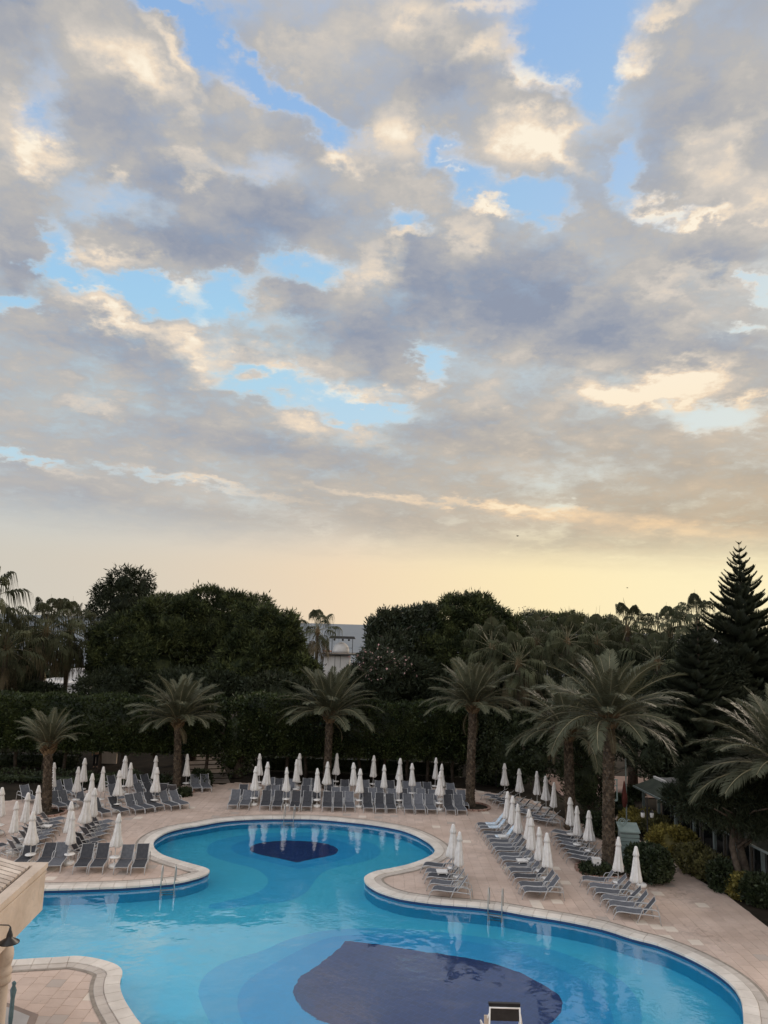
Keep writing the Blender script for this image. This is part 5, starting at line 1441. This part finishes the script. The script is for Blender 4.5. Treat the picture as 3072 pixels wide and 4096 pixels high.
# ---------------------------------------------------------------- pool ladders
def ladder(label, p, out_dir):
    """handrail ladder: p on the pool edge, out_dir points from the water to the deck"""
    rz = math.atan2(-out_dir[0], out_dir[1])
    t = tag(empty('pool_ladder', (p[0], p[1], 0), rz), label, 'pool ladder', 'steel pool ladders')
    for s in (-0.26, 0.26):
        MB().tube([(s, -0.10, -1.0), (s, -0.10, 0.2), (s, -0.09, 0.54), (s, -0.03, 0.68), (s, 0.10, 0.74), (s, 0.24, 0.69), (s, 0.31, 0.55), (s, 0.33, 0.3), (s, 0.33, 0.05)], 0.021, 8).build('handrail', 'steel', t, True)
    for k in range(3):
        MB().box((0, -0.10, -0.28 - 0.26 * k), (0.50, 0.09, 0.03)).build('rung', 'steel', t)
ladder('steel ladder at the back of the round end, before the middle loungers', (-4.624, 42.509), (0.05, 1))
ladder('steel ladder on the left shore below the front left loungers', (-8.171, 31.859), (-0.15, 1))
ladder('steel ladder on the right shore below the long row', (4.662, 30.277), (0.28, 1))

# ---------------------------------------------------------------- pavilion on the right
PA, PB = Vector((14.591, 44.082)), Vector((15.875, 30.753))
pav = tag(empty('pavilion', (PA.x, PA.y, 0), math.atan2(PB.y - PA.y, PB.x - PA.x)), 'long low open-sided pavilion with a dark green awning at the right', 'pavilion')
PL = (PB - PA).length           # local x runs along the eave towards the camera, local +y away from the pool
m = MB(); m.add([(-0.1, 0, 1.98), (PL, 0, 1.98), (PL, 1.15, 2.38), (-0.1, 1.15, 2.38), (-0.1, 0, 1.93), (PL, 0, 1.93), (PL, 1.15, 2.33), (-0.1, 1.15, 2.33)], [(0, 1, 2, 3), (7, 6, 5, 4), (0, 4, 5, 1), (3, 2, 6, 7), (0, 3, 7, 4), (1, 5, 6, 2)]).build('awning', 'greenroof', pav)
MB().box((PL / 2, -0.03, 1.94), (PL + 0.2, 0.05, 0.09)).build('fascia', 'tealpost', pav)
MB().box((PL / 2, 1.22, 2.42), (PL + 0.2, 0.12, 0.16)).build('roof_trim', 'whitewall', pav)
MB().box((PL / 2, 4.6, 2.36), (PL + 0.1, 6.6, 0.16)).build('roof', 'roofgrey', pav)
MB().box((PL / 2, 4.5, 0.04), (PL, 8.6, 0.10)).build('floor', 'border', pav)
MB().box((PL / 2, 7.8, 1.15), (PL, 0.15, 2.2)).build('back_wall', 'plaster', pav)
for i in range(8):
    MB().box((0.15 + i * (PL - 0.3) / 7, 0.45, 1.04), (0.12, 0.12, 2.08)).build('post', 'tealpost', pav)
for i in range(6):
    fr = MB(); x0 = 0.3 + i * (PL - 0.3) / 6; w = (PL - 0.3) / 6 - 0.3
    for a in (0, w * 0.5, w):
        fr.box((x0 + a, 1.5, 1.15), (0.07, 0.07, 2.25))
    fr.box((x0 + w / 2, 1.5, 0.12), (w, 0.07, 0.1)); fr.box((x0 + w / 2, 1.5, 1.7), (w, 0.07, 0.07))
    f = fr.build('window', 'roofgrey', pav)
    MB().box((x0 + w / 2, 1.5, 1.15), (w - 0.02, 0.012, 2.2)).build('pane', 'glassdark', f)
MB().box((0.02, 4.5, 1.15), (0.12, 6.4, 2.2)).build('end_wall', 'plaster', pav)

# ---------------------------------------------------------------- roof corner and column at the near left
rf = tag(empty('roof_corner', (-8.17, 20.0, 3.25)), 'corner of a board-covered roof with a deep beige fascia at the near left', 'roof')
FD = Vector((0.083, -1, 0)).normalized(); FX = Vector((-1, -0.083, 0)).normalized()
def fp(a, b, z): v = FD * a + FX * b; return (v.x, v.y, z)
def slab(m, a0, a1, b0, b1, z0, z1, zb=0.0):
    vs = [fp(a, b, z + (zb if b == b1 else 0)) for a in (a0, a1) for b in (b0, b1) for z in (z0, z1)]
    m.add(vs, [(0, 1, 3, 2), (4, 6, 7, 5), (0, 4, 5, 1), (2, 3, 7, 6), (0, 2, 6, 4), (1, 5, 7, 3)])
    return m
slab(MB(), 0.03, 9.0, 0.03, 0.24, 0.0, 0.98).build('fascia', 'plaster', rf)
slab(MB(), 0.32, 9.0, 0.44, 5.4, 0.98, 1.0, 1.33).build('roof_underlay', 'gutter', rf)  # near-black sheet, its colour stands for the shadow in the board gaps
m = slab(MB(), 0.0, 9.0, 0.0, 0.27, 0.985, 1.11); slab(m, 0.015, 9.0, 0.013, 0.02, 0.86, 0.93); m.build('fascia_cap', 'plaster', rf)
slab(MB(), 0.03, 0.25, 0.245, 6.0, 0.0, 0.98).build('end_fascia', 'plaster', rf)
slab(MB(), 0.0, 0.28, 0.275, 6.0, 0.985, 1.11).build('end_cap', 'plaster', rf)
slab(MB(), 0.26, 9.0, 0.245, 6.0, 0.02, 0.10).build('soffit', 'plaster', rf)
slab(MB(), 0.26, 9.0, 0.25, 0.44, 0.62, 0.66).build('gutter', 'gutter', rf)
slab(MB(), 0.30, 9.0, 0.37, 0.42, 0.70, 1.05).build('roof_edge_board', 'slat', rf)
for i in range(38):
    a = 0.30 + i * 0.225
    m = MB()
    v = [fp(a + p, b, 1.10 + dz + 0.27 * (b - 0.36)) for b in (0.36 + random.uniform(0, 0.02), 5.5) for p, dz in ((0.0, 0.012), (0.150, 0.0), (0.150, -0.045), (0.0, -0.033))]
    m.add(v, [(0, 1, 5, 4), (1, 2, 6, 5), (2, 3, 7, 6), (3, 0, 4, 7), (3, 2, 1, 0), (4, 5, 6, 7)])
    b = m.build('roof_board', 'slat', rf)

col_ = tag(empty('column', (-8.16, 18.0, 0.0)), 'round beige column with a bulbous capital under the roof corner', 'column')
MB().lathe([(0.24, 0), (0.24, 0.12), (0.17, 0.2), (0.165, 1.2), (0.158, 2.42)], 28).build('shaft', 'plaster', col_, True)
MB().lathe([(0.165, 2.42), (0.20, 2.44), (0.215, 2.50), (0.205, 2.55), (0.185, 2.58), (0.20, 2.62), (0.215, 2.66), (0.20, 2.71), (0.175, 2.76), (0.178, 2.80), (0.205, 2.90), (0.215, 3.0), (0.205, 3.10), (0.17, 3.18), (0.15, 3.24)], 32).build('capital', 'plaster', col_, True)
lp = tag(empty('bracket_lamp', (-7.439, 16.6, 3.855)), 'dark gooseneck lamp with a conical shade in front of the column', 'lamp')
MB().lathe([(0.02, 0.26), (0.03, 0.20), (0.045, 0.16), (0.06, 0.11), (0.065, 0.06), (0.20, -0.02), (0.205, -0.035), (0.19, -0.03), (0.05, 0.03)], 24).build('shade', 'dark', lp, True)
MB().tube([(0, 0, 0.20), (0, 0, 0.27), (-0.04, 0, 0.30), (-0.75, 0.0, 0.30)], 0.012, 6).build('arm', 'dark', lp, True)
MB().tube([(-0.25, 0, 0.29), (-0.36, 0, 0.24), (-0.75, 0, 0.16)], 0.009, 6).build('brace', 'dark', lp, True)
m = MB(); m.lathe([(0.03, 0.0), (0.05, 0.3), (0.045, 0.75), (0.07, 0.95), (0.035, 1.05), (0.05, 1.12), (0.02, 1.16)], 12, wob=lambda i, a: 1 + 0.25 * math.cos(4 * a))
o = m.build('folded_parasol', 'bluecloth', None, True); o.location = (-9.149, 20.938) + (0.0,); tag(o, 'folded blue grey cloth standing beside the column', 'cloth')

# lifeguard chair seen from behind
lg = tag(empty('lifeguard_chair', (2.83, 17.0, 0.0)), 'tall white lifeguard chair with a black back panel at the bottom edge', 'chair')
MB().box((0, 0.02, 2.58), (0.64, 0.02, 0.30)).build('back_panel', 'dark', lg)
MB().box((0, 0.06, 2.735), (0.66, 0.07, 0.05)).build('top_board', 'dark', lg)
MB().tube([(-0.32, -0.01, 2.69), (0.32, -0.01, 2.69)], 0.016, 8).build('top_rail', 'white', lg, True)
MB().box((0, 0.32, 1.80), (0.62, 0.56, 0.04)).build('seat', 'white', lg)
for s in (-1, 1):
    MB().tube([(s * 0.31, -0.01, 2.70), (s * 0.33, -0.05, 2.1), (s * 0.46, -0.35, 0.0)], 0.018, 8).build('leg', 'white', lg, True)
    MB().tube([(s * 0.33, 0.62, 1.85), (s * 0.46, 0.95, 0.0)], 0.024, 8).build('leg', 'white', lg, True)
    MB().tube([(s * 0.325, 0.0, 2.56), (s * 0.40, 0.20, 2.22), (s * 0.42, 0.58, 2.16), (s * 0.36, 0.62, 1.82)], 0.018, 8).build('armrest', 'white', lg, True)
MB().box((-0.36, 0.06, 2.36), (0.12, 0.03, 0.30)).build('arm_board', 'plaster', lg)
for k in range(5):
    z = 0.35 + 0.36 * k; y = 0.95 - 0.33 * z / 2.1; w = 0.92 - 0.26 * z / 2.1
    MB().tube([(-w / 2, y, z), (w / 2, y, z)], 0.018, 6).build('rung', 'white', lg)

# tiled ledge just below the viewpoint
lt = tag(empty('tiled_ledge', (-1.0, 5.0, 7.99)), 'pale tiled ledge just showing along the bottom edge', 'ledge')
MB().box((0, -0.25, -0.06), (3.6, 0.5, 0.06), ry=-0.030).build('board', 'paledeck', lt)
bm_ = MB(); bm_.tube([(0, 0.04, 0), (0, -0.5, 0.03)], 0.016, 8); me = bm_.mesh('tile'); me.materials.append(MT['white'])
for i in range(24):
    t_ = link(bpy.data.objects.new('tile', me), lt); x = -1.72 + i * 0.15; t_.location = (x, 0, -0.028 - x * 0.030 * -1)

# ---------------------------------------------------------------- far buildings
K0, K1 = (-6.787, 90, 7.006), (-2.577, 90, 7.131)
kx, kz = (K0[0] + K1[0]) / 2, K0[2]; kw = K1[0] - K0[0]
ks = tag(empty('domed_building', (kx, 90, 0)), 'white building with a flat roof and a white dome by the sea', 'building')
MB().box((-0.35, 1.5, kz / 2 - 0.1), (kw - 1.2, 3.0, kz - 0.2)).build('wall', 'whitewall', ks)
MB().box((0, 1.5, kz - 0.02), (kw, 3.9, 0.20)).build('roof', 'roofgrey', ks)
MB().box((0, -0.47, kz + 0.075), (kw, 0.05, 0.05)).build('roof_trim', 'plaster', ks)
MB().lathe([(0.95, 0), (0.97, 0.3), (0.90, 0.65), (0.72, 0.95), (0.42, 1.17), (0.16, 1.25), (0.01, 1.26)], 28, c=(0.05, 1.2, kz + 0.08)).build('dome', 'whitewall', ks, True)
for s in (-0.32, 0.32):
    MB().box((s - 0.25, -0.02, kz - 0.9), (0.05, 0.05, 1.4)).build('door_frame', 'roofgrey', ks)
MB().box((-0.25, -0.02, kz - 0.22), (0.69, 0.05, 0.05)).build('door_lintel', 'roofgrey', ks)
rg = tag(empty('lighting_rig', (kx, 90.6, kz + 0.08)), 'dark roofed rig carrying three spotlights above the dome', 'lighting rig')
for x in (-1.02, 1.42):
    MB().tube([(x, 0, 0), (x, 0, 1.72)], 0.035, 6).build('post', 'dark', rg)
MB().box((1.05, 0, 0.62), (0.75, 0.04, 0.04)).build('rail', 'dark', rg)
MB().add([(-1.4, -0.5, 1.68), (1.75, -0.5, 1.68), (1.6, 0, 1.98), (-1.2, 0, 1.98), (-1.4, 0.5, 1.68), (1.75, 0.5, 1.68)], [(0, 1, 2, 3), (3, 2, 5, 4), (0, 3, 4), (1, 5, 2), (0, 4, 5, 1)]).build('roof', 'gutter', rg)
for x in (-0.75, 0.25, 0.98):
    MB().lathe([(0.05, 0.12), (0.12, 0.08), (0.12, -0.06), (0.10, -0.10)], 10, c=(x, -0.1, 1.54)).build('spotlight', 'dark', rg)
tr = MB().box((0, 0, 0), (1.1, 0.6, 0.12)).build('orange_roof', 'terracotta'); tr.location = (-6.42, 93, 7.189); tag(tr, 'small orange tiled roof left of the dome', 'roof')
W0 = (-34.008, 75, 3.937); W1 = (-28.176, 75, 4.109)
lw = tag(empty('low_building', ((W0[0] + W1[0]) / 2, 75, 0)), 'low pale building with a flat roof beyond the fan palms on the left', 'building')
MB().box((0, 3, 1.9), (W1[0] - W0[0], 6, 3.8)).build('wall', 'whitewall', lw)
MB().box((0, 3, 3.9), (W1[0] - W0[0] + 0.4, 6.4, 0.22)).build('roof', 'whitewall', lw)
MB().box((0.9, 6, 4.5), (W1[0] - W0[0] - 1.5, 2.5, 1.0)).build('upper_wall', 'whitewall', lw)
for x in (-2.2, -0.6, 1.0, 2.3):
    f = MB().box((x, -0.02, 2.2), (0.9, 0.06, 1.1)).build('window', 'roofgrey', lw); MB().box((x, -0.056, 2.2), (0.76, 0.012, 0.96)).build('pane', 'glassdark', f)
Q0 = (-26.556, 62, 4.065); Q1 = (-21.947, 62, 4.071)
pg = tag(empty('pergola', ((Q0[0] + Q1[0]) / 2, 62, 0)), 'pergola with pale roof beams behind the left hedge', 'pergola')
for i in range(5):
    MB().box((0.25 * i - 0.5, i * 0.75, 3.98), (Q1[0] - Q0[0] + 1.0, 0.22, 0.09)).build('beam', 'paledeck', pg)
for x in (-2.2, 2.2):
    for y in (0, 3.0):
        MB().box((x, y, 1.95), (0.14, 0.14, 3.9)).build('post', 'paledeck', pg)
tp = MB().box((0, 0, 0), (9, 7, 0.05)).build('terrace', pmat('pink_paving', (0.34, 0.22, 0.19), (0.42, 0.29, 0.25), 0.6, 0.8)); tp.location = (16.5, 54.0, 0.0); tag(tp, 'pinkish paving glimpsed beyond the right-hand palms', kind='structure')

# ---------------------------------------------------------------- small things on the right
g = (9.81, 34.75)
bx = tag(empty('utility_box', (g[0], g[1] + 0.15, 0)), 'small white utility box on the planter of the tallest palm', 'utility box')
MB().box((0, 0, 0.32), (0.34, 0.28, 0.60)).build('housing', 'white', bx); MB().box((0.05, -0.146, 0.25), (0.14, 0.012, 0.16)).build('hatch', 'pole', bx); MB().box((0, 0, 0.635), (0.37, 0.31, 0.03)).build('lid', 'white', bx)
g = (12.112, 39.905)
sh = tag(empty('shower_post', (g[0], g[1], 0)), 'pale outdoor shower post with twin frames at its head', 'shower')
MB().box((0, 0, 1.15), (0.09, 0.07, 2.3)).build('post', 'mint', sh)
m = MB()
for x in (-0.06, 0.20):
    m.box((x, 0, 2.55), (0.05, 0.05, 1.0))
m.box((0.07, 0, 3.05), (0.34, 0.06, 0.06)); m.box((0.07, 0, 2.75), (0.24, 0.05, 0.05)); m.box((0.03, 0, 2.05), (0.34, 0.10, 0.08)); m.build('head_frame', 'mint', sh)
g = (13.223, 41.285)
fl = tag(empty('flag_pole', (g[0], g[1], 0)), 'slim pole with a furled red flag beside the path', 'flag pole')
MB().tube([(0, 0, 0), (0, 0, 3.9)], 0.035, 8).build('pole', 'tealpost', fl)
m = MB(); m.lathe([(0.02, 2.75), (0.06, 2.5), (0.11, 2.1), (0.13, 1.8), (0.09, 1.45), (0.03, 1.40)], 14, c=(-0.10, 0, 0), wob=lambda i, a: 1 + 0.3 * math.cos(3 * a)); m.build('flag', 'red', fl, True)
def lamp_post(label, p, h):
    t = tag(empty('lamp_post', (p[0], p[1], 0)), label, 'lamp post', 'black lamp posts with two lanterns')
    MB().lathe([(0.08, 0), (0.08, 0.2), (0.04, 0.3), (0.035, h), (0.01, h + 0.15)], 10).build('pole', 'dark', t, True)
    for s in (-1, 1):
        MB().tube([(0, 0, h - 0.55), (s * 0.18, 0, h - 0.45), (s * 0.22, 0, h - 0.62)], 0.015, 6).build('arm', 'dark', t)
        l = MB().lathe([(0.05, -0.26), (0.09, -0.22), (0.10, -0.05), (0.06, 0.0)], 10, c=(s * 0.22, 0, h - 0.62)).build('lantern', 'lamp', t, True)
        MB().lathe([(0.11, -0.01), (0.06, 0.06), (0.01, 0.10)], 10, c=(s * 0.22, 0, h - 0.62)).build('lantern_cap', 'dark', l)
lamp_post('black lamp post with two white lanterns before the golden bushes', (13.273, 38.288), 2.5)
lamp_post('black lamp post with two white lanterns in the dark behind the back right loungers', (8.112, 52.731), 2.9)
g = (11.675, 36.254)
cb = tag(empty('slatted_cabinet', (g[0], g[1], 0), -0.12), 'pale green slatted cabinet with a coil on its sloping top', 'cabinet')
for i in range(7):
    MB().box((0, -0.36, 0.36 + i * 0.165), (0.84, 0.03, 0.125), rx=0.12).build('slat', 'mint', cb)
MB().box((0, 0, 0.75), (0.80, 0.66, 1.5)).build('body', 'tealpost', cb)
MB().add([(-0.46, -0.42, 1.50), (0.46, -0.42, 1.50), (0.46, 0.42, 1.72), (-0.46, 0.42, 1.72), (-0.46, -0.42, 1.55), (0.46, -0.42, 1.55), (0.46, 0.42, 1.77), (-0.46, 0.42, 1.77)], [(3, 2, 1, 0), (4, 5, 6, 7), (0, 1, 5, 4), (1, 2, 6, 5), (2, 3, 7, 6), (3, 0, 4, 7)]).build('top', 'mint', cb)
m = MB()
for r_ in (0.16, 0.09):
    m.tube([(-0.26 + r_ * math.cos(a * 0.3142), 0.0 + 0.02, 1.86 + r_ * math.sin(a * 0.3142)) for a in range(21)], 0.022, 6)
m.tube([(-0.10, 0.02, 1.80), (0.02, 0.02, 1.98), (0.10, 0.02, 1.95)], 0.02, 6); m.build('coil', 'mint', cb, True)
g = (11.243, 33.34)
o = MB().lathe([(0.21, 0), (0.225, 0.02), (0.225, 0.10), (0.20, 0.135), (0.04, 0.15)], 22).build('spare_base', 'white', None, True); o.location = (g[0], g[1], 0.014); tag(o, 'white umbrella base without an umbrella beside the large round bush', 'umbrella base')

# ---------------------------------------------------------------- person in the shade under the left hedge
def person(loc, rz):
    t = tag(empty('person', loc, rz), 'person in a white shirt and black trousers standing in the shade under the left hedge', 'person')
    def skin(name, J, edges, mat, root=0):
        me = bpy.data.meshes.new(name)
        me.from_pydata([j[:3] for j in J], edges, []); me.update()
        o = finish(name, me, mat, t, True)
        md = o.modifiers.new('skin', 'SKIN'); md.use_smooth_shade = True
        for k, j in enumerate(J):
            v = me.skin_vertices[0].data[k]; v.radius = (j[3], j[3] if len(j) < 5 else j[4]); v.use_root = (k == root)
        sb = o.modifiers.new('smooth', 'SUBSURF'); sb.levels = 1; sb.render_levels = 1
        return o
    body = [(0, 0, 0.95, .145, .10), (0, 0, 1.2, .14, .10), (0, 0, 1.38, .15, .09), (0, 0, 1.48, .055), (0, -0.01, 1.56, .055), (0, -0.02, 1.66, .085), (0, -0.01, 1.75, .06),
            (.19, 0, 1.40, .055), (.25, 0.01, 1.15, .042), (.26, -0.08, .92, .032), (.26, -0.12, .82, .03), (-.19, 0, 1.40, .055), (-.25, 0.01, 1.15, .042), (-.26, -0.06, .92, .032), (-.26, -0.10, .82, .03),
            (.09, 0, .86, .085), (.10, -0.01, .48, .06), (.11, 0.02, .08, .042), (.12, -0.12, .04, .04), (-.09, 0, .86, .085), (-.10, -0.01, .48, .06), (-.11, 0.02, .08, .042), (-.12, -0.12, .04, .04)]
    ed = [(0, 1), (1, 2), (2, 3), (3, 4), (4, 5), (5, 6), (2, 7), (7, 8), (8, 9), (9, 10), (2, 11), (11, 12), (12, 13), (13, 14), (0, 15), (15, 16), (16, 17), (17, 18), (0, 19), (19, 20), (20, 21), (21, 22)]
    skin('body', body, ed, 'skin')
    skin('shirt', [(0, 0, 0.93, .17, .12), (0, 0, 1.2, .16, .115), (0, 0, 1.39, .165, .105), (.20, 0, 1.40, .07), (.25, 0.01, 1.2, .06), (-.20, 0, 1.40, .07), (-.25, 0.01, 1.2, .06)], [(0, 1), (1, 2), (2, 3), (3, 4), (2, 5), (5, 6)], 'shirt')
    skin('trousers', [(0, 0, 0.93, .155, .115), (.095, 0, .84, .10), (.10, -0.01, .48, .078), (.11, 0.02, .09, .062), (-.095, 0, .84, .10), (-.10, -0.01, .48, .078), (-.11, 0.02, .09, .062)], [(0, 1), (1, 2), (2, 3), (0, 4), (4, 5), (5, 6)], 'trousers')
    skin('hair', [(0, 0.01, 1.68, .09), (0, 0.01, 1.765, .068)], [(0, 1)], 'hair')
person((-19.75, 54.9, 0.0), 0.3)
wl = MB().box((0, 0, 0.7), (1.5, 0.2, 1.4)).build('garden_wall', 'plaster'); wl.location = (-19.6, 56.6, 0); tag(wl, 'beige garden wall behind the standing person', 'wall')

# ---------------------------------------------------------------- two birds
def bird(label, p, s, rz):
    t = tag(empty('bird', p, rz), label, 'bird', 'birds in the sky')
    MB().lathe([(0.005, -0.5), (0.10, -0.25), (0.14, 0.0), (0.10, 0.25), (0.08, 0.36), (0.01, 0.5)], 8).build('body', 'bird', t).rotation_euler = (math.pi / 2, 0, 0)
    for k in (-1, 1):
        MB().add([(0, 0.15, 0.03), (0, -0.2, 0.03), (k * 0.5, 0.0, 0.30), (k * 0.45, 0.2, 0.30), (k * 1.0, -0.1, 0.15), (0, 0.0, 0.06)], [(0, 1, 2, 3), (3, 2, 4), (0, 3, 5), (1, 5, 2)]).build('wing', 'bird', t)
    t.scale = (s, s, s)
bird('tiny dark bird high over the domed pine', (12.619, 70, 19.162), 0.28, 0.8)
bird('tiny dark bird low in the yellow sky over the long flower stalks', (26.118, 80, 15.201), 0.24, 2.0)
